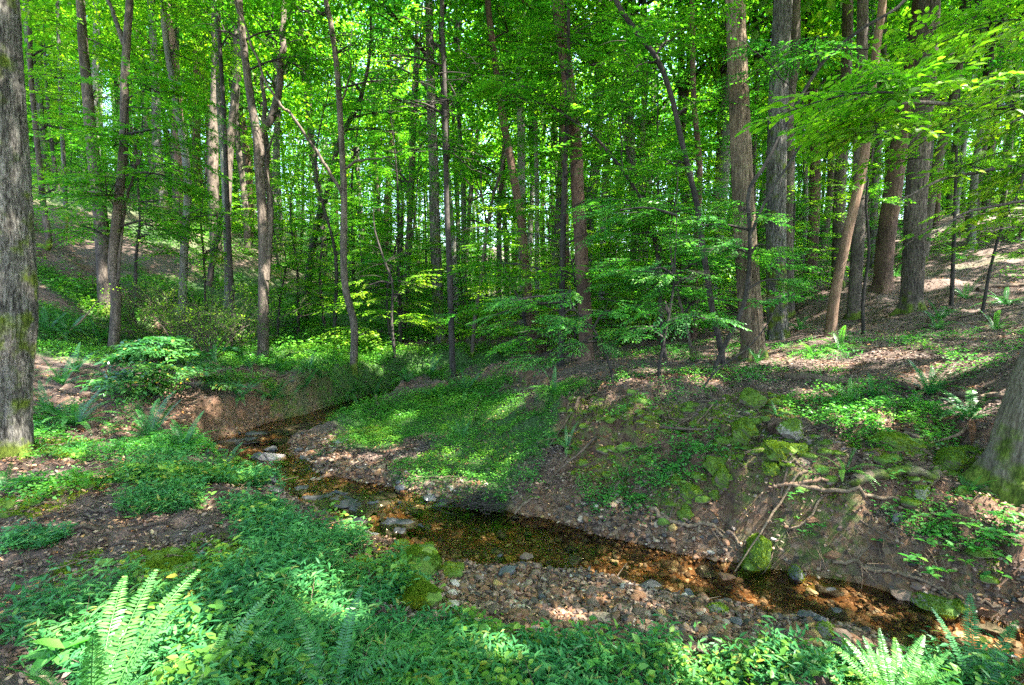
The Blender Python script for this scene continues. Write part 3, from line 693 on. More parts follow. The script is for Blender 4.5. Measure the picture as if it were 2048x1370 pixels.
def near_trees():
    W = wood_tree
    # ---- left side
    W('tree', 'massive furrowed grey tree trunk cut by the left edge of the picture', 'tree', 'bark_grey', (-8,912), [(-6,760),(6,640),(2,480),(-8,280),(-18,100),(-26,-60)], 108, 84, ext=7,
      crown=(8.5,.95,'leaf',0), sides=40, flute=.06, flare=1.1, ridge=.018)
    W('tree', 'slim grey tree with a swollen base on the left slope, ferns at its foot', 'tree', 'bark_brown', (218,690), [(212,600),(204,460),(189,332),(172,153),(160,0)], 30, 15, crown=(9,.8,'leaf_yellow',1), ext=6, blobs=[(150,60,90,60,10),(190,180,80,40,8)], leafmat='leaf_yellow', Y=12.6)
    W('tree', 'slim wavy tree with a high fork and a thin side stem, left', 'tree', 'bark_brown', (226,705), [(232,600),(226,520),(246,306),(250,153),(258,20),(262,-60)], 20, 13, ext=6, Y=10.6,
      forks=[([(248,90),(232,40),(208,-20)],9,6),([(236,560),(250,420),(272,330),(280,270),(310,240)],6,2),([(276,330),(262,260),(245,230)],4,1)], crown=(9.5,.7,'leaf',2),
      blobs=[(250,270,120,26,16),(330,350,100,30,14),(200,380,110,30,14),(300,180,100,30,12),(330,440,90,25,10),(160,450,80,25,9),(420,250,70,25,9)], leafmat='leaf')
    W('tree', 'thin pale tree with sunlit bark left of the twin stemmed tree', 'tree', 'bark_pale', (366,690), [(364,664),(368,511),(375,358),(352,204),(332,77),(325,-40)], 17, 11, ext=5, Y=13.5, crown=(9,.75,'leaf_yellow',3), blobs=[(350,100,110,50,12),(330,30,120,50,12)], leafmat='leaf_yellow')
    W('tree', 'pale slender tree with light bark blotches, left of the twin stemmed tree', 'tree', 'bark_pale', (455,700), [(457,562),(450,358),(439,204),(434,25),(430,-50)], 17, 10, ext=5, Y=15, crown=(10,.75,'leaf',0), blobs=[(440,90,70,60,9)], leafmat='leaf_yellow')
    W('tree', 'dark pole of a tree touching the pale slender one', 'tree', 'bark_dark', (468,705), [(464,600),(456,440),(448,230),(437,40),(432,-50)], 11, 7, ext=4, Y=13, blobs=[(470,60,60,40,6)], leafmat='leaf')
    W('tree', 'leaning crooked tree on the left hillside', 'tree', 'bark_brown', (80,535), [(98,490),(86,400),(76,300),(62,150),(58,0)], 12, 8, Y=14, ext=5, crown=(8,.7,'leaf_yellow',1), blobs=[(110,90,90,70,16),(100,250,80,50,10),(110,380,70,40,8)], leafmat='leaf_yellow')
    W('tree', 'thin straight grey tree behind the leaf screen, left', 'tree', 'bark_grey', (135,560), [(132,430),(124,250),(118,100),(112,-30)], 9, 6, Y=16, ext=5, blobs=[(130,150,80,60,9)], leafmat='leaf_yellow')
    W('tree', 'forked twin stemmed tree with one smooth dark stem and one pale stem', 'tree', 'bark_brown', (524,705), [(527,600),(526,460),(518,330),(512,262),(495,153),(480,20),(476,-50)], 24, 12, ext=6, Y=11.4,
      forks=[([(520,330),(523,266),(548,225),(560,150),(565,80),(568,20),(570,-40)],16,9),([(533,560),(540,420),(534,358),(531,260),(523,153)],14,7),([(545,228),(553,232)],8,5),([(536,300),(548,266),(562,255)],5,2)], crown=(10,.85,'leaf',2),
      blobs=[(560,60,110,40,14),(430,60,60,50,9),(600,110,80,30,9)], leafmat='leaf')
    W('tree', 'wavy dark stemmed tree on the lip of the cut bank', 'tree', 'bark_brown', (706,738), [(708,650),(689,560),(688,400),(684,300),(675,150),(662,50),(645,-40)], 17, 10, ext=5, flare=1.2,
      forks=[([(688,392),(660,345),(630,300),(590,240),(562,210),(525,150),(500,80),(470,0)],7,3),([(690,335),(715,322),(745,318),(780,316)],6,2),([(684,200),(700,150),(698,100)],4,2)], crown=(9,.7,'leaf',3),
      blobs=[(720,90,100,45,16),(800,160,90,40,14),(640,30,90,40,10)], leafmat='leaf')
    W('tree', 'dark leaning tree with crooked spreading branches behind the wavy stemmed tree', 'tree', 'bark_dark', (606,610), [(622,520),(636,440),(660,370),(676,290),(700,240),(718,205)], 18, 9, ext=3, Y=17,
      forks=[([(690,262),(730,255),(770,262),(800,250)],6,2),([(700,240),(740,225),(768,235)],5,2),([(668,345),(700,320),(720,300)],5,3),([(625,500),(650,480),(690,470),(722,488)],6,2)], blobs=[(760,230,60,30,6),(700,160,60,50,6)], leafmat='leaf_cool')
    W('tree', 'dark slanting trunk low on the left slope with a broken top', 'tree', 'bark_dark', (418,560), [(428,500),(440,440),(448,415)], 13, 8, Y=17, ext=0, forks=[([(430,500),(442,470),(446,440)],6,3)])
    W('sapling', 'very thin sapling with forking twigs on the grassy flat', 'sapling', 'bark_dark', (790,722), [(783,640),(785,570),(768,520),(752,470)], 8, 4, ext=.6, Y=12.6, blobs=[(770,520,70,40,9),(800,590,60,30,7),(740,570,50,20,5)], leafmat='under', sides=7)
    W('sapling', 'slender sapling screening the upper left slope beside the swollen based tree', 'sapling', 'bark_dark', (270,600), [(272,520),(280,440),(276,360),(284,290)], 7, 4, ext=1, Y=13, blobs=[(280,400,90,50,16),(300,470,90,30,12),(260,330,80,30,9)], leafmat='leaf', sides=7)
    W('sapling', 'slender sapling with airy foliage between the pale trees and the twin stemmed tree', 'sapling', 'bark_dark', (410,600), [(408,520),(402,440),(410,370)], 6, 3, ext=1, Y=14, blobs=[(400,430,80,40,13),(420,500,80,30,10)], leafmat='leaf_yellow', sides=7)
    # ---- centre
    W('tree', 'straight thin dark tree at the creek bend', 'tree', 'bark_dark', (906,752), [(902,640),(900,560),(893,400),(890,220),(885,60),(883,-40)], 14, 8, ext=5, crown=(9,.75,'leaf_cool',0),
      blobs=[(860,80,120,45,20),(820,200,100,35,16),(930,190,100,40,16),(900,290,110,35,14),(780,110,80,40,12)], leafmat='leaf')
    W('tree', 'thick grey tree just left of the thin dark one', 'tree', 'bark_grey', (884,706), [(876,600),(870,450),(868,350),(862,200),(858,0)], 26, 16, Y=15.5, ext=5, crown=(11,.8,'leaf',1))
    W('tree', 'slender brown tree curving up to a fine fork near the creek bend', 'tree', 'bark_brown', (944,716), [(950,640),(962,560),(972,470),(985,400),(1003,335),(1012,300)], 10, 5, ext=.7, Y=13.4, forks=[([(972,440),(965,400),(962,340)],4,2),([(965,395),(930,360),(905,330)],3,1.5),([(990,385),(1005,330),(985,300)],3,1.5)],
      blobs=[(960,330,90,30,12),(1020,420,70,30,9),(930,440,60,30,7)], leafmat='leaf')
    W('tree', 'brown trunk leaning left over the clearing at picture centre', 'tree', 'bark_red', (1068,702), [(1062,640),(1052,560),(1043,450),(1025,340),(1003,220),(990,120),(975,0)], 22, 12, Y=13, ext=5, crown=(10,.8,'leaf',2), blobs=[(990,150,100,40,14),(1040,60,110,50,14)], leafmat='leaf')
    W('tree', 'pale smooth trunk right behind the leaning brown one', 'tree', 'bark_pale', (1048,700), [(1046,560),(1044,440),(1043,300),(1040,120),(1038,-30)], 20, 15, Y=18, ext=5, crown=(11,.8,'leaf_yellow',3))
    W('tree', 'thin pale trunk standing right of the smooth pale one', 'tree', 'bark_pale', (1076,690), [(1074,560),(1074,420),(1072,290),(1068,100)], 11, 8, Y=21, ext=6, crown=(11,.8,'leaf',1))
    W('tree', 'reddish straight trunk left of the big brown one', 'tree', 'bark_red', (1134,680), [(1133,560),(1130,430),(1128,300),(1124,100),(1122,-30)], 17, 12, Y=16, ext=5, crown=(11,.8,'leaf',0))
    W('tree', 'big brown trunk with patchy bark right of centre', 'tree', 'bark_red', (1172,722), [(1170,640),(1166,560),(1158,430),(1150,300),(1138,170),(1122,60),(1112,-50)], 32, 25, ext=6, crown=(9.5,.9,'leaf',1), sides=20,
      blobs=[(1200,70,120,50,16),(1080,110,90,40,14),(1130,240,80,40,12)], leafmat='leaf')
    W('sapling', 'long arching sapling bent over to the left in front of the big brown trunk', 'sapling', 'bark_dark', (1330,745), [(1322,640),(1316,520),(1292,420),(1258,360),(1205,290),(1150,245),(1100,212),(1010,190)], 10, 4, ext=0, Y=9,
      blobs=[(1180,240,90,25,14),(1080,190,90,25,14),(1270,330,80,35,12),(1000,160,80,25,10),(1320,480,80,40,12),(1250,440,60,25,8)], leafmat='leaf', forks=[([(1150,245),(1090,208),(1000,200)],4,1.5),([(1245,340),(1242,280),(1238,230)],3,2)])
    W('tree', 'slim leaning tree curving up to the left, right of centre', 'tree', 'bark_dark', (1448,728), [(1432,650),(1420,590),(1404,480),(1392,400),(1365,290),(1345,200),(1315,120),(1270,60),(1225,-20)], 13, 10, ext=3, flare=1.2,
      blobs=[(1340,80,110,45,16),(1250,150,90,40,14),(1420,200,80,40,12),(1330,330,80,30,10)], leafmat='leaf')
    W('tree', 'thin reddish trunk standing behind the leaning slim tree', 'tree', 'bark_red', (1388,690), [(1390,600),(1392,480),(1400,350),(1388,200),(1384,0)], 14, 10, Y=12, ext=5, crown=(10,.7,'leaf_cool',2))
    W('sapling', 'mossy forked sapling on the bank top, left of the two big trunks', 'sapling', 'bark_brown', (1385,735), [(1375,660),(1350,560),(1340,470),(1352,400)], 8, 4, ext=.5, Y=8.6, blobs=[(1340,420,110,28,18),(1260,470,80,22,12),(1420,520,90,25,14),(1320,550,90,22,12),(1400,600,80,20,10)], leafmat='under', sides=7)
    # ---- the big pair and the right hillside
    W('tree', 'big tan ridged trunk with a flared sunlit foot', 'tree', 'bark_tan', (1508,716), [(1502,640),(1496,560),(1488,430),(1482,300),(1476,150),(1470,0),(1468,-60)], 50, 37, ext=7, crown=(9,1.0,'leaf',3), sides=36, flute=.06, flare=1.35, ridge=.016)
    W('tree', 'thick grey trunk tucked right behind the tan ridged trunk', 'tree', 'bark_grey', (1556,706), [(1554,600),(1552,480),(1553,330),(1558,160),(1566,0),(1568,-60)], 42, 37, ext=7, crown=(9.5,1.0,'leaf_yellow',0), sides=30, Y=9.9, flare=1.15, ridge=.014)
    W('tree', 'slightly wavy brown trunk right of the thick grey one', 'tree', 'bark_brown', (1578,660), [(1578,560),(1575,450),(1580,330),(1578,220),(1590,120),(1592,0),(1594,-60)], 22, 19, Y=13, ext=6, crown=(10,.9,'leaf',1), sides=16)
    W('tree', 'bare leaning snag with no bark and a dark scar', 'dead tree', 'snag', (1660,672), [(1668,600),(1688,500),(1706,420),(1724,340),(1738,230),(1750,120),(1764,10),(1768,-40)], 22, 15, ext=2, flare=1.1)
    W('tree', 'straight brown trunk behind the leaning snag', 'tree', 'bark_brown', (1708,618), [(1712,540),(1718,430),(1720,250),(1724,100),(1726,-40)], 26, 20, Y=10.8, ext=5, crown=(9.5,.85,'leaf',2), sides=18)
    W('tree', 'dark trunk just left of the leaning snag', 'tree', 'bark_brown', (1676,560), [(1677,480),(1680,370),(1688,250),(1694,100),(1696,-40)], 26, 20, Y=14, ext=5, crown=(10,.85,'leaf_cool',3), sides=16)
    W('tree', 'brown trunk leaning right with a moss ringed foot on the right hillside', 'tree', 'bark_red', (1764,572), [(1770,500),(1778,430),(1798,300),(1820,180),(1836,60),(1846,-40)], 36, 32, ext=6, Y=12.6, crown=(10,.95,'leaf',0), sides=24)
    W('tree', 'large grey brown trunk with moss round its foot, in front of the right leaning one', 'tree', 'bark_brown', (1822,616), [(1828,500),(1832,400),(1842,250),(1854,100),(1862,-50)], 42, 38, ext=6, Y=10.2, crown=(9.5,.95,'leaf_yellow',1), sides=28, ridge=.014)
    W('tree', 'leaning trunk with a moss covered foot cut by the right edge', 'tree', 'bark_mossy', (2034,958), [(2050,880),(2076,800),(2120,680),(2190,500),(2290,250)], 100, 84,  ext=6, crown=(8.5,1.0,'leaf',2), sides=40, flare=1.25, flute=.05, ridge=.014)
    W('sapling', 'thin dark sapling standing alone on the upper right slope', 'sapling', 'bark_dark', (1905,575), [(1908,480),(1910,400),(1912,330),(1914,280)], 9, 5, ext=1, Y=10.6, blobs=[(1930,330,90,30,12),(1900,240,80,30,10)], leafmat='leaf_yellow', sides=8)
    W('sapling', 'thin leaning sapling by the fern clump on the upper right slope', 'sapling', 'bark_dark', (1966,600), [(1980,540),(2005,450),(2030,400),(2050,340)], 7, 4, ext=1, Y=9.2, blobs=[(2000,420,90,30,12),(2020,500,60,20,8)], leafmat='leaf_yellow', sides=8)
    W('sapling', 'slender slope sapling with a curved stem beside the leaning snag', 'sapling', 'bark_dark', (1728,655), [(1726,600),(1738,500),(1732,400),(1742,330)], 8, 4, ext=1, Y=9.4, blobs=[(1740,390,60,30,6)], leafmat='leaf', sides=8)
    W('sapling', 'two armed sapling rising in front of the big tan trunk', 'sapling', 'bark_dark', (1425,770), [(1445,700),(1490,600),(1500,480),(1498,385),(1530,330),(1565,262),(1605,188),(1650,120),(1720,60),(1800,10)], 10, 6, ext=1, Y=6.9, flare=1.1,
      forks=[([(1500,470),(1540,385),(1600,290),(1650,200)],6,3),([(1600,200),(1575,170),(1520,110),(1480,80)],3,1.5)],
      blobs=[(1480,420,70,20,10),(1440,500,100,18,13),(1530,490,70,20,9),(1380,455,70,18,9),(1560,560,70,14,7),(1620,90,120,35,12)], leafmat='under', sprays=SPR_HI, sides=8)
    W('sapling', 'low spreading sapling whose flat leaf layers hang over the bank crest', 'sapling', 'bark_dark', (1225,800), [(1222,740),(1205,690),(1180,650),(1150,620)], 7, 4, ext=.3, Y=6.6,
      blobs=[(1120,640,80,14,10),(1040,690,75,12,9),(1060,720,70,10,7),(1000,610,70,12,7),(1220,620,80,14,8),(1110,600,60,10,6),(960,640,50,10,4),(1160,690,60,12,6)], leafmat='under', sprays=SPR_HI, sides=7)
    W('sapling', 'thin sapling with layered leaves over the eroded bank', 'sapling', 'bark_dark', (1320,800), [(1318,740),(1330,670),(1345,590),(1350,520)], 8, 4, ext=.6, Y=6.5,
      blobs=[(1300,540,90,16,11),(1390,560,80,16,10),(1330,620,90,14,9),(1270,660,60,12,6),(1420,640,70,12,7),(1240,420,80,20,8)], leafmat='under', sprays=SPR_HI, sides=7)
    W('sapling', 'leafless arching sapling on the crest of the eroded bank', 'sapling', 'bark_dark', (1406,805), [(1410,770),(1440,735),(1490,700),(1530,655),(1560,600)], 5, 2, ext=0, Y=6.2, blobs=[(1560,590,40,10,2)], leafmat='under', sides=6)
    # ---- the overhanging boughs top right
    root, sp = W('tree', 'overhanging tree reaching in from the right with big bright leaves', 'tree', 'bark_brown', (2420,900), [(2400,700),(2380,450),(2350,200),(2320,0)], 60, 44, Y=4.6, ext=5, crown=(8.5,.9,'leaf_yellow',0),
      forks=[([(2370,330),(2200,220),(2000,215),(1850,205),(1720,225),(1640,260)],14,3),([(2375,400),(2200,330),(2050,330),(1900,355),(1800,400)],12,3),([(2385,520),(2250,440),(2100,400),(1950,420),(1860,470)],10,3),([(2330,60),(2200,90),(2050,60),(1900,110)],12,3)])
    b = np.array(root.location)
    f = Foliage(); r = np.random.default_rng(9)
    big = [make_spray(60 + s, 1.0, .105, 9, droop=.16, dens=1.0) for s in range(5)]
    for px, py, n, spx, spy, Yo in [(1710,180,7,60,22,-.5),(1800,150,6,60,20,-.3),(1910,175,6,70,24,0),(1640,225,5,45,20,-.5),(2020,190,7,60,26,0),(1880,330,3,60,16,.3),(1790,240,4,50,14,-.2),(2030,320,4,60,24,.4),(1940,430,3,70,16,.4),(2010,40,6,60,34,.5),(1880,50,4,60,20,.6)]:
        for q in range(n):
            o = PY(px + r.normal(0, spx), py + r.normal(0, spy), 4.2 + Yo + r.normal(0, .35))
            d = np.array([-1, r.normal(0, .5), r.normal(-.12, .12)]); L = .45 + .3 * r.random()
            f.add(big[q % 5], o + np.array([L * .5, 0, 0]), d, L, r.normal(0, .3))
    P, D, Nn, S = f.arrays(); k = sun_keep(P); S = S / .6
    wp = []
    for p, rr in f.wood: wp += tube(p - b, rr, 4, cap=False)
    put('foliage', mesh('foliage', [leaves(P[k] - b, D[k], Nn[k], S[k] * .72, S[k] * .36, T_MID)] + [(*q, 1) for q in wp], [M['leaf_yellow'], M['bark_dark']]), parent=root)
    # ---- unseen trees added beyond the frame so their crowns shade creek and slope
    for i, (x, y, hgt, sc2, mt) in enumerate([(7.5,1.2,9,1.0,'leaf'),(11.5,.2,9.5,1.05,'leaf_yellow'),(4.2,-3.2,9,1.05,'leaf'),(9.5,-3.8,9.5,1.05,'leaf'),(-3.5,-2.2,8.5,1,'leaf_yellow'),(14.5,4.5,10,1.05,'leaf'),(.5,-5.2,9,1,'leaf'),(14,-3,10,1,'leaf'),(19,7,9,1.1,'leaf'),(17,11,9,1.1,'leaf_yellow'),(23,14,9,1.1,'leaf'),(21,2,9,1.1,'leaf'),(26,19,9,1.1,'leaf_cool'),(17.5,14.5,9,1.0,'leaf')]):
        z = float(height(x, y)); b = np.array([x, y, z]); root = put('forest_tree', None, b)
        tag(root, ['brown tree standing right of the picture edge beside the creek', 'tall tree on the slope beyond the right edge', 'tree behind the viewer on the right creek bank', 'tall tree on the slope behind the viewer', 'tree behind the viewer on the left bank', 'tree high on the slope beyond the right edge', 'tree standing well behind the viewer', 'outermost tall tree on the right slope behind the viewer', 'shade tree on the slope past the right edge, lower of the upslope row', 'shade tree past the right edge beside the upper slope ferns', 'shade tree far up the slope past the right edge', 'shade tree on the slope past the right edge, nearest the viewer', 'highest shade tree on the slope past the right edge', 'shade tree just past the right edge near the hill skyline'][i], 'tree')
        tm, tp = FARTRUNK[i % 6]; put('trunk', tm, parent=root)
        f = CANOPY_F[i % 4]; A, D, Nn, S = f.arrays(); th = i * 1.7; cth, sth = math.cos(th), math.sin(th)
        Rm = np.array([[cth, -sth, 0], [sth, cth, 0], [0, 0, 1]]); off = tp[min(21, int(hgt / 15 * 21))] * [1, 1, 0] + [0, 0, hgt - 1]
        Wp = A @ Rm.T * sc2 + off; kk = sun_keep(Wp + b)
        wp = []
        for p, rr in f.wood: wp += tube(p @ Rm.T * sc2 + off, rr * sc2, 5, cap=False)
        put('crown', mesh('crown', [leaves(Wp[kk], (D @ Rm.T)[kk], Nn[kk], (S * sc2)[kk], (S * sc2 * .55)[kk], T_LO)] + [(*q, 1) for q in wp], [M[mt], M['bark_brown']]), parent=root)
# ---------------------------------------------------------------- stones
import bmesh
def _ico(sub):
    bm = bmesh.new(); bmesh.ops.create_icosphere(bm, subdivisions=sub, radius=1)
    V = np.array([v.co[:] for v in bm.verts]); F = np.array([[v.index for v in f.verts] for f in bm.faces]); bm.free()
    return V, F
ICO = {k: _ico(k) for k in (1, 2, 3, 4, 5)}
def rock_shape(seed, sub=3, dims=(1, 1, 1), planes=14, rough=.05, flat=0.0):
    r = np.random.default_rng(seed); V, F = ICO[sub]
    n = r.normal(0, 1, (planes, 3)); n /= np.linalg.norm(n, axis=1)[:, None]; d = r.uniform(.5, .88, planes)
    c = V @ n.T; q = np.where(c > .05, d / np.maximum(c, .05), 9); rad = np.minimum(q.min(1), 1.0)
    ph = r.random(3) * 9
    nz = fbm(V[:, 0] * 2 + ph[0] + V[:, 2] * 1.3, V[:, 1] * 2 + ph[1] - V[:, 2] * 1.7, 1.2, 5)
    V = V * (rad * (1 + rough * 2.2 * nz))[:, None] * np.array(dims) * .5
    return V, F
def stone_mat(name, a, b_, rough=.75, moss=0.0, wetg=0.0, sc1=14, mossc=(.07, .125, .012)):
    m, nt, out = newmat(name); tc = N(nt, 'ShaderNodeTexCoord')
    n = N(nt, 'ShaderNodeTexNoise'); n.inputs['Scale'].default_value = sc1; n.inputs['Detail'].default_value = 8; n.inputs['Roughness'].default_value = .7; nt.links.new(tc.outputs['Object'], n.inputs['Vector'])
    r = ramp(nt, [(.35, a), (.65, b_)]); nt.links.new(n.outputs[0], r.inputs[0]); col = r.outputs[0]
    if moss > 0:
        g = N(nt, 'ShaderNodeNewGeometry'); s = N(nt, 'ShaderNodeSeparateXYZ'); nt.links.new(g.outputs['Normal'], s.inputs[0])
        n2 = N(nt, 'ShaderNodeTexNoise'); n2.inputs['Scale'].default_value = 6; n2.inputs['Detail'].default_value = 5; nt.links.new(tc.outputs['Object'], n2.inputs['Vector'])
        a1 = N(nt, 'ShaderNodeMath', operation='MULTIPLY_ADD'); nt.links.new(s.outputs[2], a1.inputs[0]); a1.inputs[1].default_value = .45; nt.links.new(n2.outputs[0], a1.inputs[2])
        rm = ramp(nt, [(1.0 - moss, (0, 0, 0)), (min(1, 1.12 - moss), (1, 1, 1))]); nt.links.new(a1.outputs[0], rm.inputs[0])
        mc = ramp(nt, [(.3, tuple(v * .45 for v in mossc)), (.7, tuple(v * 1.5 for v in mossc))]); nt.links.new(n.outputs[0], mc.inputs[0])
        col = mixc(nt, rm.outputs[0], col, mc.outputs[0])
    b = N(nt, 'ShaderNodeBsdfPrincipled'); nt.links.new(col, b.inputs['Base Color']); b.inputs['Roughness'].default_value = rough
    if wetg: b.inputs['Coat Weight'].default_value = wetg; b.inputs['Coat Roughness'].default_value = .15
    bp = N(nt, 'ShaderNodeBump'); bp.inputs['Strength'].default_value = .8; bp.inputs['Distance'].default_value = .02; nt.links.new(n.outputs[0], bp.inputs['Height']); nt.links.new(bp.outputs[0], b.inputs['Normal'])
    nt.links.new(b.outputs[0], out.inputs[0]); return m
S = {
 'rust': stone_mat('rusty_stone', (.11,.045,.018), (.26,.13,.06)), 'tan': stone_mat('tan_stone', (.16,.1,.06), (.32,.23,.15)),
 'cream': stone_mat('cream_stone', (.24,.2,.15), (.44,.38,.31)), 'slate': stone_mat('dark_slate_stone', (.022,.022,.024), (.09,.088,.09), .6, wetg=.15),
 'brown': stone_mat('brown_stone', (.06,.037,.024), (.18,.115,.075)), 'ochre': stone_mat('ochre_stone', (.3,.17,.04), (.5,.33,.12)),
 'wet': stone_mat('wet_dark_bedrock', (.012,.013,.016), (.055,.05,.05), .55, wetg=.25, sc1=9), 'moss': stone_mat('moss_cushion_stone', (.1,.08,.05), (.25,.2,.14), .95, moss=.72),
 'halfmoss': stone_mat('half_mossy_stone', (.12,.1,.08), (.3,.26,.2), .8, moss=.36), 'pinkslab': stone_mat('pale_pink_slab_stone', (.22,.17,.15), (.42,.33,.3), .6, moss=.12, sc1=7)}
M['weed'] = leaf_mat('weed_leaf', [(0,(.05,.15,.02)),(.6,(.11,.25,.03)),(.93,(.18,.32,.04)),(1,(.35,.3,.05))], trans=.4, tmul=(1.3,1.4,.7))
M['moss_blade'] = leaf_mat('moss_blade', [(0,(.06,.11,.006)),(.5,(.13,.21,.012)),(1,(.22,.3,.02))], trans=.25, rough=.8, tmul=(1.3,1.3,.6), spec=.1)
def moss_blades(V, F, n, size, r, up=.2):
    tri = V[F]; nr = np.cross(tri[:, 1] - tri[:, 0], tri[:, 2] - tri[:, 0]); ar = np.linalg.norm(nr, axis=1); nr = nr / (ar[:, None] + 1e-9)
    w = ar * (nr[:, 2] > -.25) * np.clip(.6 + nr[:, 2], .15, 1.3); i = r.choice(len(F), n, p=w / w.sum())
    a = r.random((n, 2)); fl = a.sum(1) > 1; a[fl] = 1 - a[fl]
    P = tri[i, 0] + a[:, :1] * (tri[i, 1] - tri[i, 0]) + a[:, 1:] * (tri[i, 2] - tri[i, 0])
    k = fbm(P[:, 0] * 9, P[:, 1] * 9 + P[:, 2] * 7, 1, 3) > -.16
    P, nn = P[k], nr[i][k]
    D = nn + r.normal(0, .55, P.shape) + [0, 0, up]
    return leaves(P - nn * size * .15, D, np.cross(nn, r.normal(0, 1, P.shape)), size * r.uniform(.5, 1.3, len(P)), size * .38, T_LO)
def stone(label, px, py, wpx, hpx, mt, depth=.8, rot=0, mossb=0, sub=3, name='rock', sink=.3, tilt=0, cat='rock', planes=14):
    g = hit(px, py + hpx * .35); k = ppm(g); w = wpx / k; h = hpx / k; dims = (w, w * depth, h * 1.15)
    seed = int(px * 7 + py * 3)
    V, F = rock_shape(seed, 5 if (wpx > 60) else 4, dims, 24 if mt == 'moss' else planes, .14 if mt == 'moss' else .07)
    ca, sa = math.cos(tilt), math.sin(tilt); V = V @ np.array([[ca, 0, sa], [0, 1, 0], [-sa, 0, ca]]).T
    V = V * (1.18 if mossb and sink < .4 else 1.0); o = put(name, mesh(name, [(V, F)], S[mt], False), g + np.array([0, w * depth * .15, h * ((.62 if mossb and sink < .4 else .5) - sink)]), rot=(0, 0, rot))
    tag(o, label, cat)
    if mossb:
        n = int(mossb * min(1, wpx / 70) ** 2) + 400
        put('moss', mesh('moss', [moss_blades(V, F, n, .016, np.random.default_rng(seed))], M['moss_blade']), parent=o)
    return o
def slab(label, px, py, wpx, hpx, mt='wet', thick=.14, rot=0, seed=0, tilt=0, mossb=0):
    w0 = PZ(px, py, 0); z = float(wz(w0[1])); c = PZ(px, py, z - .024); k = ppm(c); w = wpx / k; dp = (PZ(px, py - hpx / 2, z)[1] - PZ(px, py + hpx / 2, z)[1])
    V, F = rock_shape(int(px + py * 9), 5, (w, dp, thick), 30, .02); r = np.hypot(V[:, 0] / w, V[:, 1] / dp) * 2
    V[:, 2] = np.where(V[:, 2] > 0, V[:, 2] * .55 + .05 * fbm(V[:, 0] + px, V[:, 1], 6, 5) - .02 * (fbm(V[:, 0] + px, V[:, 1] + py, 2.2, 2) < -.12), V[:, 2])
    V[:, :2] *= (1 + .5 * fbm(V[:, 0] / w * 3 + px, V[:, 1] / dp * 3, 1.6, 4))[:, None]
    ca, sa = math.cos(tilt), math.sin(tilt); V = V @ np.array([[ca, 0, sa], [0, 1, 0], [-sa, 0, ca]]).T
    o = put('rock_shelf', mesh('rock_shelf', [(V, F)], S[mt], False), c, rot=(0, 0, rot)); tag(o, label, 'rock')
    if mossb: put('moss', mesh('moss', [moss_blades(V, F, mossb, .014, np.random.default_rng(3))], M['moss_blade']), parent=o)
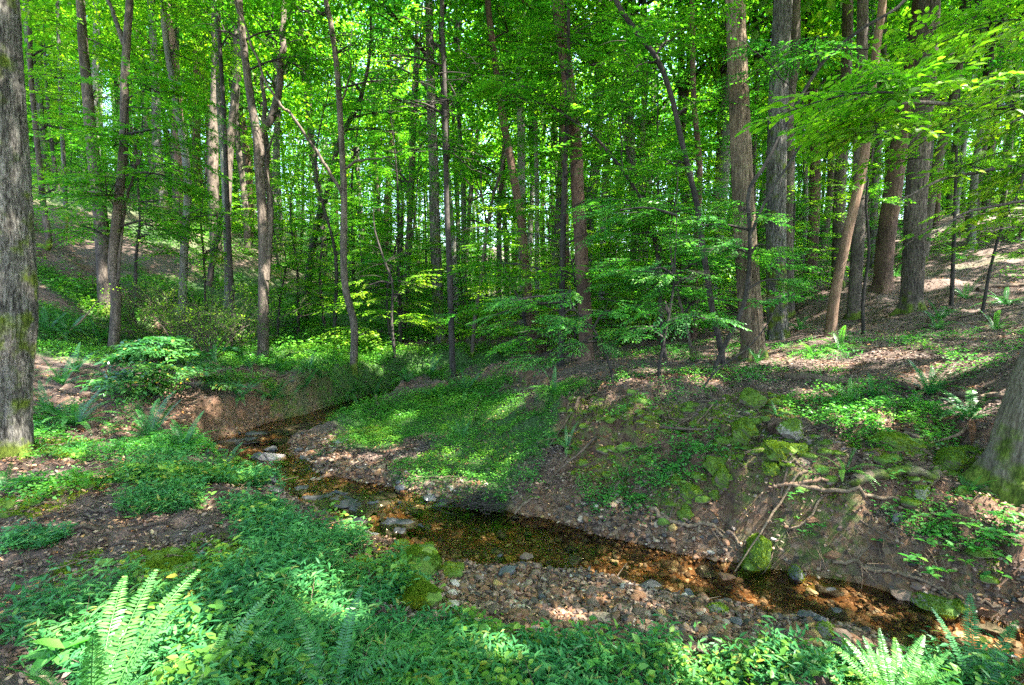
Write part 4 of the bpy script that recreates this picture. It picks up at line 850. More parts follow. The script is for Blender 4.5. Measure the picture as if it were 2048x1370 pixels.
def stones():
    s = stone
    s('large round moss covered boulder at the water edge under the right bank', 1514, 1125, 78, 80, 'moss', .9, mossb=5500, sink=.3)
    s('moss covered boulder on the bank crest left of the small stump', 1492, 862, 62, 58, 'moss', .9, mossb=3500)
    s('half bare rounded stone with a mossy cap beside the stump', 1588, 864, 50, 42, 'halfmoss', .9, mossb=1200)
    s('yellow green mossy stone just below the half bare one', 1600, 902, 40, 34, 'moss', .9, mossb=1500)
    s('low mossy boulder below the crest boulder', 1560, 905, 70, 44, 'moss', .8, mossb=2600)
    s('dark mossy boulder at the top edge of the bank', 1502, 802, 56, 36, 'moss', .9, mossb=2000)
    s('moss lump above the pair of mossy stones on the bank face', 1432, 932, 44, 34, 'moss', .9, mossb=1500)
    s('bigger egg shaped mossy stone on the bank face', 1448, 962, 50, 46, 'moss', .9, mossb=2200)
    s('small mossy stone right below the egg shaped one', 1430, 992, 24, 24, 'moss', .9, mossb=500)
    s('mossy stone on the left part of the bank face', 1380, 985, 50, 36, 'moss', .9, mossb=1500)
    s('mossy stone hanging low over the bare root', 1372, 1026, 40, 36, 'moss', .9, mossb=1200)
    s('tiny mossy stone half buried on the bank face', 1352, 962, 22, 18, 'moss', .9, mossb=400)
    s('mossy mound below the dark stick', 1545, 940, 46, 30, 'moss', .8, mossb=1300)
    s('moss cushion boulder between the root and the leaning mossy trunk', 1910, 922, 62, 54, 'moss', .9, mossb=3200)
    s('wide mossy hump on the bank above the fern', 1800, 885, 96, 36, 'moss', .7, mossb=3400)
    s('small flat topped stone under the broken end of the mossy log', 1845, 984, 36, 24, 'halfmoss', .8, mossb=300)
    s('pale flat stone sticking out beside the dark stick', 1612, 922, 40, 18, 'tan', .7)
    s('moss topped slab at the water edge with a bare dark end', 1868, 1214, 90, 34, 'halfmoss', .5, rot=-.5, mossb=1200)
    s('rounded mossy rock at the water edge right of the slab', 1920, 1216, 50, 30, 'moss', .8, mossb=1200)
    s('grey flat slab lying at the water edge above the slab with moss', 1815, 1190, 70, 20, 'brown', .6, rot=-.4)
    s('greenish flat stone in the water near the right edge', 1994, 1254, 66, 24, 'slate', .7)
    s('long dark split rock cut by the right edge of the creek', 2014, 1322, 100, 46, 'slate', .45, rot=-.75, tilt=.1)
    s('dark blue rock leaning out of the bank foot right of the mossy boulder', 1594, 1152, 32, 36, 'slate', .8, mossb=200)
    s('dark wet stone at the upper edge of the riffle', 1412, 1146, 46, 26, 'slate', .8)
    s('brown blocky stone right of the dark wet stone', 1455, 1160, 50, 30, 'rust', .8)
    s('dark wedge stone standing in the pool outlet', 1152, 1118, 38, 26, 'slate', .9)
    s('reddish dark stone right of the wedge stone in the shallows', 1204, 1104, 38, 20, 'brown', .8)
    s('long black stone lying across the riffle', 1300, 1172, 66, 22, 'wet', .5, rot=.1)
    s('flat greenish slate leaning on the gravel bar', 1018, 1142, 50, 20, 'slate', .7, rot=.5, tilt=-.25)
    s('ochre stone above the flat slate', 1022, 1116, 36, 16, 'ochre', .6, rot=-.4)
    s('brown block behind the ochre stone', 1052, 1116, 34, 24, 'brown', .8)
    s('black stone at the pool outlet lip', 994, 1104, 32, 16, 'wet', .8)
    s('small black stone standing alone in the pool', 936, 1108, 16, 10, 'wet', .8)
    s('whitish egg shaped stone on the gravel bar', 910, 1166, 26, 20, 'cream', .8)
    s('pinkish pale stone by the mossy ledge foot', 906, 1208, 28, 18, 'cream', .8)
    s('long tan stone in the middle of the gravel bar', 1206, 1236, 56, 24, 'tan', .6, rot=-.3)
    s('grey green stone at the lower riffle edge', 1640, 1240, 34, 24, 'slate', .8)
    s('mossy yellowish stone by the lower riffle', 1652, 1264, 44, 28, 'halfmoss', .8, mossb=250)
    s('purple brown stone right of the mossy yellowish one', 1688, 1272, 46, 26, 'brown', .7, rot=-.5)
    s('tan green stone at the riffle margin', 1436, 1220, 36, 24, 'halfmoss', .8, mossb=150)
    s('whitish stone at the foot of the right bank', 1625, 1184, 26, 14, 'cream', .8)
    s('rusty flat stone lying under the clear right water', 1700, 1214, 34, 14, 'rust', .8)
    # rocks up the creek on the left
    slab('broad wet bedrock shelf across the creek', 650, 1000, 150, 38, rot=-.15)
    slab('dark broken shelf joining the broad one on its right', 735, 1010, 150, 46, rot=.1)
    slab('dark wet shelf lying lower toward the pool', 790, 1046, 84, 26, rot=-.1, thick=.2)
    slab('pale pinkish slab lit by the sun beside the mossy ledge', 715, 1076, 150, 32, 'pinkslab', .24, rot=-.1, mossb=200)
    s('rounded dark knob of bedrock above the pinkish slab', 782, 1058, 60, 36, 'wet', .8, sink=.4)
    s('tilted pale slab in the upper creek catching the sun', 546, 914, 64, 30, 'pinkslab', .5, rot=.5, tilt=.3)
    s('bluish wet stone beside the tilted pale slab', 514, 914, 38, 20, 'slate', .8)
    s('green coated stone under the tilted pale slab', 560, 930, 38, 16, 'halfmoss', .6, mossb=200)
    s('dark block at the left pool edge', 540, 958, 32, 26, 'wet', .8)
    s('flat dark stone left of the bedrock shelf', 545, 978, 38, 16, 'wet', .8)
    s('dark mossy block at the left pool margin', 580, 960, 30, 18, 'halfmoss', .8)
    slab('broad flat wet shelf in the upper creek bend', 600, 862, 150, 20)
    slab('long dark shelf along the far creek bend', 470, 884, 150, 22)
    slab('dark shelf at the top of the visible creek', 700, 838, 130, 14)
    s('small dark rock where the bar meets the pool', 860, 996, 32, 18, 'slate', .8)
    s('dark stones edge block between bar and pool', 885, 1006, 40, 16, 'wet', .8)
    s('leaning dark slate on the litter of the bar', 800, 975, 30, 16, 'slate', .6, tilt=.4)
    s('flat pale stone on the bar near the fern', 680, 882, 44, 12, 'pinkslab', .6)
    # mossy ledge of bedrock on the near bank
    s('long moss covered ledge sloping to the pool', 812, 1126, 150, 60, 'moss', 1.0, rot=-.3, mossb=9000, sink=.5, name='mossy_ledge', cat='rock ledge', planes=18)
    s('lower mossy ledge beside the gravel bar', 836, 1190, 120, 66, 'moss', 1.1, rot=-.2, mossb=8000, sink=.45, name='mossy_ledge', cat='rock ledge', planes=18)
    s('mossy hummock above a dark hollow on the near left bank', 320, 1130, 210, 54, 'moss', .6, mossb=8000, sink=.55, name='moss_hummock', cat='moss mound', planes=20)
    s('mossy lump by the foot of the massive left trunk', 130, 905, 90, 30, 'moss', .7, mossb=2500, sink=.5, name='moss_hummock', cat='moss mound')
cobmesh = {}
def shards():
    r = np.random.default_rng(19)
    spots = [(620,1012,70,14),(560,996,60,12),(700,992,80,14),(760,992,60,12),(830,1020,60,14),(640,1030,70,14),(720,1046,70,16),(600,980,50,12),(800,1066,50,14),(850,1054,40,12),
             (560,880,80,10),(620,874,70,9),(520,868,70,9),(660,858,80,9),(720,846,70,8),(460,900,60,10),(540,900,50,10),(600,850,60,8),(760,822,70,8),(490,880,60,9),(680,872,40,8)]
    for i, (px, py, w, h) in enumerate(spots):
        up = py < 940
        slab((f'thin dark wet ledge in the creek {"bend upstream" if up else "beside the near bank"}, ' + ['leftmost', 'second', 'third', 'fourth', 'fifth', 'sixth', 'seventh', 'eighth', 'ninth', 'tenth', 'eleventh'][sorted([q[0] for q in spots if (q[1] < 940) == up]).index(px)] + ' from the left'), px, py, w * r.uniform(.9, 1.3), h * r.uniform(1, 1.5), 'wet', .12 + .07 * r.random(), rot=r.normal(0, .4), tilt=r.normal(0, .05))
def edge_stones():
    r = np.random.default_rng(91); j = 0
    for a_, b_ in zip(CHW[:-3], CHW[1:-2]):
        L = math.hypot(*(b_ - a_)[:2]); n = int(L / .075)
        for i in range(n):
            t = r.random(); c = a_ + (b_ - a_) * t; nn = np.array([-(b_ - a_)[1], (b_ - a_)[0]]) / L; s = r.choice([-1, 1]); q = c[:2] + nn * s * (c[2] + r.normal(-.02, .13))
            px, py = to_px([q[0], q[1], 0]); 
            if q[1] < 2.6 or px < 380 or px > 2080: continue
            kd = ('slate', 'brown', 'wet', 'rust', 'slate')[j % 5]; v = 10 + j % 5; key = (kd, v)
            if key not in cobmesh:
                V, F = rock_shape(1200 + len(cobmesh) * 3, 3, (1, .75, .5), 9, .06); cobmesh[key] = mesh('stone', [(V, F)], S[kd], False)
            sz = .06 + .12 * r.random() ** 2; z = float(height(q[0], q[1]))
            o = put('stone', cobmesh[key], (q[0], q[1], z + sz * .08), rot=(r.normal(0, .25), r.normal(0, .25), r.random() * 6.3), scale=sz)
            side = 'near' if s * nn[1] < 0 else 'far'
            where = 'by the lower riffle' if px > 1300 else 'around the reflecting pool' if px > 820 else 'by the dark shelves' if py > 940 else 'up the creek'
            w = {'slate': 'slate blue', 'brown': 'brown', 'wet': 'wet black', 'rust': 'rusty'}[kd]
            tag(o, f'angular {w} stone on the {side} water edge {where}', 'stone', f'angular {w} stones, {side} water edge {where}'); j += 1
def cobbles():
    r = np.random.default_rng(31); kinds = ['rust', 'tan', 'slate', 'brown', 'rust', 'ochre', 'rust', 'rust', 'brown', 'rust']
    words = {'rust': 'rusty orange', 'tan': 'tan', 'slate': 'dark slate', 'brown': 'brown', 'cream': 'cream', 'ochre': 'ochre'}
    zones = [('on the gravel bar below the pool', 1150, 1200, 290, 55, 120), ('on the lower gravel bar by the right water', 1600, 1275, 280, 45, 50), ('on the gravel slope under the right bank', 1230, 1060, 210, 38, 24), ('on the littered bar beside the upper pool', 720, 955, 120, 28, 30), ('among the dark shelves above the pool', 700, 1010, 150, 40, 46)]
    for wh, cx, cy, rx, ry, n in zones:
        for i in range(n):
            for _t in range(6):
                a = r.random() * 6.28; q = r.random() ** .6
                p = hit(cx + math.cos(a) * q * rx, cy + math.sin(a) * q * ry)
                if p[2] < .3: break
            kd = kinds[int(r.integers(0, 10))] if 'shelves' not in wh else ('slate', 'slate', 'brown')[i % 3]; v = int(r.integers(0, 4)); key = (kd, v)
            if key not in cobmesh:
                V, F = rock_shape(900 + v * 13 + hash(kd) % 7 * 0 + len(cobmesh), 3, (1, .8, .6), 11, .03); cobmesh[key] = mesh('cobble', [(V, F)], S[kd], False)
            sz = .045 + .075 * r.random() ** 2.2
            o = put('cobble', cobmesh[key], p + [0, 0, sz * .12], rot=(r.normal(0, .3), r.normal(0, .3), r.random() * 6.3), scale=sz)
            size = 'small' if sz < .06 else 'large'
            tag(o, f'{size} {words[kd]} cobble {wh}', 'stone', f'{size} {words[kd]} cobbles {wh}')
def scatter(n, x0, x1, y0, y1, f, r, power=1.0):
    out = []; got = 0; pw = 2
    while got < n:
        m = n * 3
        Y = y0 + (y1 - y0) * r.random(m) ** power; X = x0 + (x1 - x0) * r.random(m)
        px = 1024 + X / np.maximum(Y, .3) * 1024
        k = (np.abs(px - 1024) < 1250) & (r.random(m) < f(X, Y))
        out.append(np.stack([X[k], Y[k]], -1)); got += k.sum(); pw += 1
        if pw > 40: break
    P = np.concatenate(out)[:n]; Z = height(P[:, 0], P[:, 1])
    return np.c_[P, Z]
def rand_dir(n, r, up=0.0, s=.2):
    a = r.random(n) * 2 * np.pi; return np.stack([np.cos(a), np.sin(a), up + r.normal(0, s, n)], -1)
def gravel():
    r = np.random.default_rng(41)
    for nm, sub, n, lo, hi in (('gravel', 1, 9000, .010, .026), ('gravel', 2, 2600, .026, .048)):
        f = lambda X, Y: np.clip(np.maximum(Z_gravel(X, Y) * 1.2 - .1, (channel(X, Y)[0] < channel(X, Y)[1] + .12) * .35), 0, 1)
        P = scatter(int(n * 1.25), -4.5, 4.2, 2.4, 9, f, r, 1.3); P = P[P[:, 2] < .26 + .06 * r.random(len(P))]; n = len(P)
        base = [rock_shape(700 + k, sub, (1, .85, .65), 9, .03)[0] for k in range(8)]; F0 = ICO[sub][1]
        V = []; 
        sz = lo + (hi - lo) * r.random(n) ** 1.8; an = r.random(n) * 6.28; el = r.normal(0, .4, n)
        B = np.stack(base)[r.integers(0, 8, len(P))] * 2
        sz = sz[:len(P), None, None]; an = an[:len(P)]; el = el[:len(P)]
        ca, sa = np.cos(an)[:, None], np.sin(an)[:, None]; ce, se = np.cos(el)[:, None], np.sin(el)[:, None]
        x, y, z = B[..., 0], B[..., 1], B[..., 2]
        y, z = y * ce - z * se, y * se + z * ce; x, y = x * ca - y * sa, x * sa + y * ca
        V = np.stack([x, y, z], -1) * sz + P[:, None] + [0, 0, .004]
        k = V.shape[1]; F = (F0[None] + (np.arange(len(P)) * k)[:, None, None]).reshape(-1, 3)
        m, nt, out = newmat('gravel_stone'); g = N(nt, 'ShaderNodeNewGeometry')
        rr = ramp(nt, [(0,(.022,.02,.02)),(.2,(.07,.045,.033)),(.4,(.13,.06,.028)),(.55,(.2,.095,.042)),(.7,(.15,.092,.06)),(.86,(.23,.145,.09)),(.96,(.3,.22,.16)),(1,(.45,.38,.31))]); nt.links.new(g.outputs['Random Per Island'], rr.inputs[0])
        tc = N(nt, 'ShaderNodeTexCoord'); nn = N(nt, 'ShaderNodeTexNoise'); nn.inputs['Scale'].default_value = 60; nn.inputs['Detail'].default_value = 4; nt.links.new(tc.outputs['Object'], nn.inputs['Vector'])
        r2 = ramp(nt, [(.35, (.65,.65,.65)), (.65, (1.1,1.1,1.1))]); nt.links.new(nn.outputs[0], r2.inputs[0])
        b = N(nt, 'ShaderNodeBsdfPrincipled'); b.inputs['Roughness'].default_value = .6; nt.links.new(mixc(nt, 1., rr.outputs[0], r2.outputs[0], 'MULTIPLY'), b.inputs['Base Color']); nt.links.new(b.outputs[0], out.inputs[0])
        tag(put('gravel', mesh('gravel', [(V.reshape(-1, 3), F)], m, False)), 'loose rusty gravel along the creek' if sub == 1 else 'coarse rusty pebbles along the creek', kind='stuff')

# ---------------------------------------------------------------- ground cover
CLOD = leaf_mat('soil_crumb', [(0,(.03,.017,.011)),(.5,(.09,.05,.03)),(.85,(.17,.105,.065)),(1,(.3,.22,.15))], trans=.01, rough=.9, tmul=(1,1,1), spec=.1)
def ground_cover():
    r = np.random.default_rng(51)
    # dead leaves
    dry = lambda X, Y: np.clip(1.0 - .8 * Z_carpet(X, Y) - .7 * Z_stilt(X, Y) - .1 * Z_gravel(X, Y), .05, 1) * (channel(X, Y)[0] > channel(X, Y)[1] + .05)
    parts = []
    for n, y0, y1, xw, sz, pw in ((30000, 2.0, 7.5, 7, .040, 1.2), (26000, 6.5, 15, 13, .06, 1.3)):
        P = scatter(n, -xw, xw, y0, y1, dry, r, pw); m = len(P)
        D = rand_dir(m, r, .05, .25); Nn = np.tile([0, 0, 1.], (m, 1)) + r.normal(0, .45, (m, 3)); s = sz * (.45 + .8 * r.random(m) ** 1.5)
        parts.append(leaves(P + [0, 0, .006] + np.c_[0 * s, 0 * s, r.random(m) * .012], D, Nn, s, s * r.uniform(.3, .65, m), T_MID if y0 < 5 else T_LO))
    for n, x0, x1, y0, y1, sz in ((15000, .2, 5.5, 3.3, 7.2, .034), (5200, -1.2, 3.8, 2.5, 5, .042), (15000, -6.5, -.8, 2.1, 6.6, .036), (3000, -3, 1, 5, 7.5, .05), (5000, -.9, 3.6, 2.6, 4.9, .038)):
        P = scatter(n, x0, x1, y0, y1, dry, r, 1.0); m = len(P); s = sz * (.4 + .9 * r.random(m) ** 1.5)
        parts.append(leaves(P + [0, 0, .012], rand_dir(m, r, .05, .4), np.tile([0, 0, 1.], (m, 1)) + r.normal(0, .6, (m, 3)), s, s * r.uniform(.3, .65, m), T_MID))
    # clods and chips of soil on the banks
    fb = lambda X, Y: np.clip(.25 + Z_clay(X, Y), 0, 1) * (channel(X, Y)[0] > channel(X, Y)[1] + .1)
    P = scatter(15000, -6, 5.5, 3, 10, fb, r, 1.1); m = len(P); B = np.stack([rock_shape(860 + k, 1, (1, .85, .7), 8, .05)[0] for k in range(6)])[r.integers(0, 6, m)] * (.004 + .024 * r.random(m) ** 4)[:, None, None] * 2 + P[:, None]
    F = (ICO[1][1][None] + (np.arange(m) * B.shape[1])[:, None, None]).reshape(-1, 3)
    tag(put('soil_clods', mesh('soil_clods', [(B.reshape(-1, 3), F)], CLOD, False)), 'crumbs of brown soil on the creek banks', kind='stuff')
    # moss cushions
    P = scatter(420, -5, 6, 3, 9, lambda X, Y: Z_moss(X, Y) ** 2 * (channel(X, Y)[0] > channel(X, Y)[1] + .15), r, 1.1); mp_ = []; cu = []
    for i, p in enumerate(P):
        sz = .05 + .11 * r.random() ** 1.6; V, F = rock_shape(int(i), 2, (sz * 1.3, sz, sz * .6), 9, .12); V = V + p; cu.append((V, F)); mp_.append(moss_blades(V, F, int(90 + 2200 * sz), .013, r))
    tag(put('moss', mesh('moss', [(*q, 0) for q in mp_] + [(*q, 1) for q in cu], [M['moss_blade'], S['moss']])), 'moss cushions dotted over the creek banks', kind='stuff')
    tag(put('leaf_litter', mesh('leaf_litter', parts, M['litter'])), 'dead brown leaves lying over the forest floor', kind='stuff')
    # twigs in the litter
    P = scatter(1500, -8, 8, 2.2, 12, dry, r, 1.2); m = len(P); D = rand_dir(m, r, 0, .12)
    L = .06 + .3 * r.random(m) ** 2
    V, F = leaves(P + [0, 0, .012], D, np.tile([0, 0, 1.], (m, 1)), L, .005 + .006 * r.random(m), (np.array([(-.5,0,0),(.5,0,0),(.35,1,.02),(-.35,1,.02),(0,0,.02),(0,1,.035)]), np.array([[0,1,2,3],[1,4,5,2],[4,0,3,5]])))
    V2 = V.copy(); tag(put('twig_litter', mesh('twig_litter', [(V2, F)], M['wood'])), 'small broken twigs strewn on the forest floor', kind='stuff')
    # carpet of tiny leaved ground cover on the bar and the flats
    def carpet(n, x0, x1, y0, y1, sz, zf, h, tpl, mt, label, name, pw=1.0, wr=.5, per=3):
        P = scatter(n, x0, x1, y0, y1, zf, r, pw); P = np.repeat(P, per, 0); m = len(P)
        P = P + np.c_[r.normal(0, sz * .8, (m, 2)), 0 * P[:, 0]]; P[:, 2] = height(P[:, 0], P[:, 1]) + h * r.random(m) ** .7 * (.5 + 1.2 * np.clip(.5 + fbm(P[:, 0], P[:, 1], 1.7, 3), 0, 1))
        s = sz * (.6 + .7 * r.random(m)); Nn = np.tile([0, 0, 1.], (m, 1)) + r.normal(0, .35, (m, 3))
        tag(put(name, mesh(name, [leaves(P, rand_dir(m, r, .1, .3), Nn, s, s * wr, tpl)], M[mt])), label, kind='stuff')
    zc = lambda X, Y: Z_carpet(X, Y) ** 1.5 * (channel(X, Y)[0] > channel(X, Y)[1])
    carpet(15000, -3.5, 1.6, 5.2, 11, .026, zc, .10, T_LO, 'carpet', 'low green leafy plants carpeting the creek bar', 'ground_cover')
    carpet(24000, -12, 3, 8.5, 16, .045, zc, .14, T_LO, 'carpet', 'bright green ground plants on the grassy flat beyond the creek', 'ground_cover')
    zsp = lambda X, Y: Z_carpet_sparse(X, Y) * (fbm(X, Y, 2.3, 3) > np.where(X > .3, .07, -.02)) * np.where((X > 1) & (Y > 5.6), .2, .8) * (channel(X, Y)[0] > channel(X, Y)[1] + .15)
    carpet(11000, -6, 8, 3, 11, .034, zsp, .09, T_MID, 'under', 'scattered small green seedlings on the leaf litter', 'ground_cover', 1.2)
    zf = lambda X, Y: np.clip(.15 + 1.6 * fbm(X, Y, .5, 4) + (X < -3) * .3 - (X > 5) * .45 - (X < -8) * .55, 0, 1)
    carpet(26000, -30, 24, 12, 40, .10, zf, .3, T_LO, 'carpet', 'low green undergrowth of the forest floor farther back', 'undergrowth', 1.2)
    # moss fuzz
    P = scatter(42000, -5.5, 6.5, 2.5, 9.5, lambda X, Y: Z_moss(X, Y) ** 2 * (channel(X, Y)[0] > channel(X, Y)[1] + .1) * (fbm(X, Y, 5, 3) > -.08), r, 1.1); m = len(P)
    tag(put('moss', mesh('moss', [leaves(P, rand_dir(m, r, .9, .4), rand_dir(m, r), .022 * r.uniform(.5, 1.3, m), .009, T_LO)], M['moss_blade'])), 'green moss patches on the banks', kind='stuff')
    # broader leaved weeds and dry stems among the stiltgrass
    zw = lambda X, Y: np.clip(Z_stilt(X, Y) * 1.3, 0, 1) * (fbm(X + 3, Y, 2.1, 3) > .03) * (channel(X, Y)[0] > channel(X, Y)[1] + .12)
    carpet(1500, -5.5, 3.2, 1.6, 6, .048, zw, .15, T_MID, 'weed', 'mixed rounder leaved weeds among the stiltgrass', 'undergrowth', 1.2, .6, 3)
    P = scatter(700, -5.5, 3.2, 1.6, 6, lambda X, Y: np.clip(Z_stilt(X, Y), 0, 1), r, 1.2); m = len(P)
    tag(put('dry_stems', mesh('dry_stems', [leaves(P, rand_dir(m, r, .8, .5), rand_dir(m, r), .1 + .14 * r.random(m), .004, T_LO)], M['litter'])), 'dry straw coloured stems among the weeds', kind='stuff')
    # stiltgrass
    zs = lambda X, Y: Z_stilt(X, Y) ** 1.2 * (channel(X, Y)[0] > channel(X, Y)[1] + .12)
    P = scatter(5600, -5.5, 3.2, 1.55, 6.2, zs, r, 1.25); m = len(P)
    H = (.06 + .12 * r.random(m)) * (.7 + .5 * np.clip(.5 + fbm(P[:, 0], P[:, 1], 1.5, 3) * 2, 0, 1.4)); lean = rand_dir(m, r, 0, 0) * (H * r.uniform(.2, .8, m))[:, None]
    Ps, Ds, Ns, Ls = [], [], [], []
    for k in range(7):
        t = (k + 1) / 7; p = P + lean * t ** 1.5 + np.c_[0 * H, 0 * H, H * t]
        a = r.random(m) * .8 + k * 2.6 + np.arctan2(lean[:, 1], lean[:, 0]); d = np.stack([np.cos(a), np.sin(a), .35 + r.normal(0, .2, m)], -1)
        Ps.append(p); Ds.append(d); Ns.append(np.tile([0, 0, 1.], (m, 1)) + r.normal(0, .2, (m, 3))); Ls.append((.035 + .035 * r.random(m)) * (1.1 - .35 * abs(t - .6)))
    Ps, Ds, Ns, Ls = map(np.concatenate, (Ps, Ds, Ns, Ls))
    st = leaves(P, lean + np.c_[0 * H, 0 * H, H], rand_dir(m, r), np.linalg.norm(lean, axis=1) * .3 + H, .003, T_LO)
    tag(put('grass', mesh('grass', [leaves(Ps, Ds, Ns, Ls, Ls * .24, T_LAN), st], M['stilt'])), 'fresh green stiltgrass covering the near bank', kind='stuff')

# ---------------------------------------------------------------- ferns
def frond_mesh(seed, L, arch, mat, up=1.0, npair=26):
    r = np.random.default_rng(seed); t = np.linspace(0, 1, 16)
    y = L * (t * (.35 + .5 * arch) + .12 * arch * t * t); z = L * (up * .95 * t - (.75 * arch) * t ** 2.2)
    x = L * r.normal(0, .05) * t ** 2
    p = np.stack([x, y, z], -1); parts = [(*q, 0) for q in tube(p, np.linspace(.0028, .0008, 16) * (L / .5), 4, cap=False)]
    u = np.linspace(.09, .985, npair); i = np.minimum((u * 15).astype(int), 14); f = (u * 15 - i)[:, None]
    q = p[i] * (1 - f) + p[i + 1] * f; tan = p[i + 1] - p[i]; tan /= np.linalg.norm(tan, axis=1)[:, None]
    pl = L * (.094 if npair > 30 else .115) * np.clip(np.sin(np.pi * (u * .86 + .1)) ** .7, .06, 1) * (1.05 - .35 * u)
    up_n = np.cross(np.tile([1., 0, 0], (npair, 1)), tan)
    for s in (1, -1):
        d = np.tile([s * 1., 0, 0], (npair, 1)) + tan * .28 + up_n * .10 + r.normal(0, .07, (npair, 3))
        ll = pl * r.uniform(.88, 1.08, npair)
        parts.append(leaves(q, d, up_n + r.normal(0, .15, (npair, 3)), ll, L * (.019 if npair > 30 else .024) * (1.15 - .5 * u), T_LAN))
    return mesh('frond', parts, M[mat])
FROND = {k: [frond_mesh(500 + 7 * i, 1.0, .75 + .12 * i, k, up=1.0 - .07 * i) for i in range(5)] + [frond_mesh(560 + i, 1.0, .34 + .14 * i, k, up=1.08, npair=38) for i in range(3)] for k in ('fern', 'fern_bright', 'deadfrond')}
def fern(label, px, py, size, n=11, mt='fern', upright=.3, yaw=0, spread=6.28, dead=0):
    n = int(n * (1.35 if py < 1300 else 1.15)); p = hit(px, py); root = put('fern', None, p + [0, 0, -.01]); tag(root, label, 'fern')
    r = np.random.default_rng(int(px * 3 + py))
    for k in range(n):
        a = yaw + (k + r.random() * .7) / n * spread; up = r.random() < upright
        me = FROND[mt][5 + k % 3] if up else FROND[mt][int(r.integers(0, 5))]
        s = size * (.7 + .45 * r.random())
        put('frond', me, (0, 0, 0), root, (r.normal(0, .12) - (.0 if up else .05), r.normal(0, .1), a), scale=s)
    for k in range(dead):
        put('dead_frond', FROND['deadfrond'][k % 5], (0, 0, 0), root, (-.75 + r.normal(0, .1), 0, r.random() * 6.28), scale=size * .7)
def ferns():
    f = fern
    # foreground
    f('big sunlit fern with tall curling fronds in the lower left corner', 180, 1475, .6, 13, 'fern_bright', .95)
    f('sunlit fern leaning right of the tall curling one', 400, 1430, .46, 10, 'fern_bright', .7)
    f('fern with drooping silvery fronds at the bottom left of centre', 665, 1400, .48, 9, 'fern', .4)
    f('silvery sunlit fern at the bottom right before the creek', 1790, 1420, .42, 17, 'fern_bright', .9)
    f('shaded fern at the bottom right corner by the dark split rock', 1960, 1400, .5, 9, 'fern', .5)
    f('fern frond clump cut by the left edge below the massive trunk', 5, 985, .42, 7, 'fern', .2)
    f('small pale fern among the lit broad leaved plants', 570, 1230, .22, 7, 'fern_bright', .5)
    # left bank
    f('wide dark fern with dead fronds right of the massive trunk', 150, 852, .62, 16, 'fern', .35, dead=5)
    f('low fern behind the wide dark one', 100, 830, .5, 9, 'fern', .3)
    f('upright fern above the undercut bank', 300, 880, .62, 13, 'fern', .5, dead=3)
    f('fern spilling toward the creek next to the upright one', 365, 905, .55, 12, 'fern', .35)
    f('fern at the creek edge with long arching fronds', 440, 958, .45, 11, 'fern', .6)
    f('fern in the shade just above the left pool', 555, 1060, .30, 10, 'fern', .4, dead=3)
    f('feathery fern among the stiltgrass above the creek', 490, 1010, .25, 7, 'fern', .4)
    # flats and slopes at the back left
    for i, (px, py, s, lb) in enumerate([(125,770,.6,'fern tuft on the grassy slope under the leaning branch'), (150,745,.6,'fern by the small log on the left slope'), (95,665,.7,'dark fern high on the left slope beside the massive trunk'), (135,670,.7,'dark fern right of the one beside the massive trunk'),
         (200,680,.6,'fern at the foot of the swollen based tree'), (430,735,.6,'spiky fern on the flat right of the glossy shrub'), (500,735,.6,'fern between the shrub and the twin stemmed tree'), (560,742,.5,'bright fern above the thin stick on the flat'), (620,738,.5,'fern tuft between the twin stemmed and the wavy tree'),
         (640,755,.5,'fern hanging on the lip of the far cut bank'), (700,790,.55,'big dark fern on the face of the far cut bank'), (770,700,.6,'dark fern at the back edge of the grassy flat'), (420,715,.6,'fern clump behind the spiky one on the flat'), (480,800,.6,'fern low on the far cut bank near the undercut'), (545,800,.6,'second fern low on the far cut bank'), (610,775,.6,'fern midway up the far cut bank'), (750,790,.6,'fern low on the far cut bank near the bend'), (815,765,.6,'fern at the top of the far cut bank near the bend'), (860,752,.6,'last fern on the far cut bank before the creek bend')]):
        f(lb, px, py, s, 9, 'fern', .4)
    # bar and middle
    f('fern in the middle of the grassy bar by the curved stick', 925, 878, .38, 9, 'fern', .4)
    f('flat dark fern at the head of the grassy bar', 875, 800, .6, 10, 'fern', .2)
    f('fern right of the flat dark one at the bend', 930, 785, .6, 9, 'fern', .3)
    f('leafy fern at the left end of the littered bar', 640, 912, .22, 8, 'fern', .4)
    f('fern clump where the gully meets the bank top', 1110, 790, .45, 10, 'fern', .4)
    f('fern on the shadowed foot of the eroded bank', 1105, 870, .38, 9, 'fern', .2)
    f('drooping fern right below the one on the bank foot', 1135, 895, .34, 9, 'fern', .2)
    # right bank and slope
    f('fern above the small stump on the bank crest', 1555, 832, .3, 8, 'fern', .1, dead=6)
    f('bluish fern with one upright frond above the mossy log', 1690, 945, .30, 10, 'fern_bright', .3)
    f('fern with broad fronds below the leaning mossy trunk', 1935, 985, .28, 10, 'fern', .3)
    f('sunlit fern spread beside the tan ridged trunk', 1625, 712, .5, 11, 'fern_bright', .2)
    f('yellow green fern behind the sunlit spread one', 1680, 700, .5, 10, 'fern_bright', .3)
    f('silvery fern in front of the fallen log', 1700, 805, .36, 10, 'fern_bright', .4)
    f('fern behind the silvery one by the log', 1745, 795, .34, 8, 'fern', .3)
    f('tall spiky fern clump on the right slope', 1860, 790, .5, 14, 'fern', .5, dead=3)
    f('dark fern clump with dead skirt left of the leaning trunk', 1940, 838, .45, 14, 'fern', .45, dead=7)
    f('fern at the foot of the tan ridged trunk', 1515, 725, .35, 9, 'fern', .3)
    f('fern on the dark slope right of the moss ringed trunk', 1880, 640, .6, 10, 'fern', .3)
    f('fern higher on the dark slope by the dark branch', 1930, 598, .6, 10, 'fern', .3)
    f('fern lower on the slope below the large grey brown trunk', 1875, 660, .45, 9, 'fern', .2)
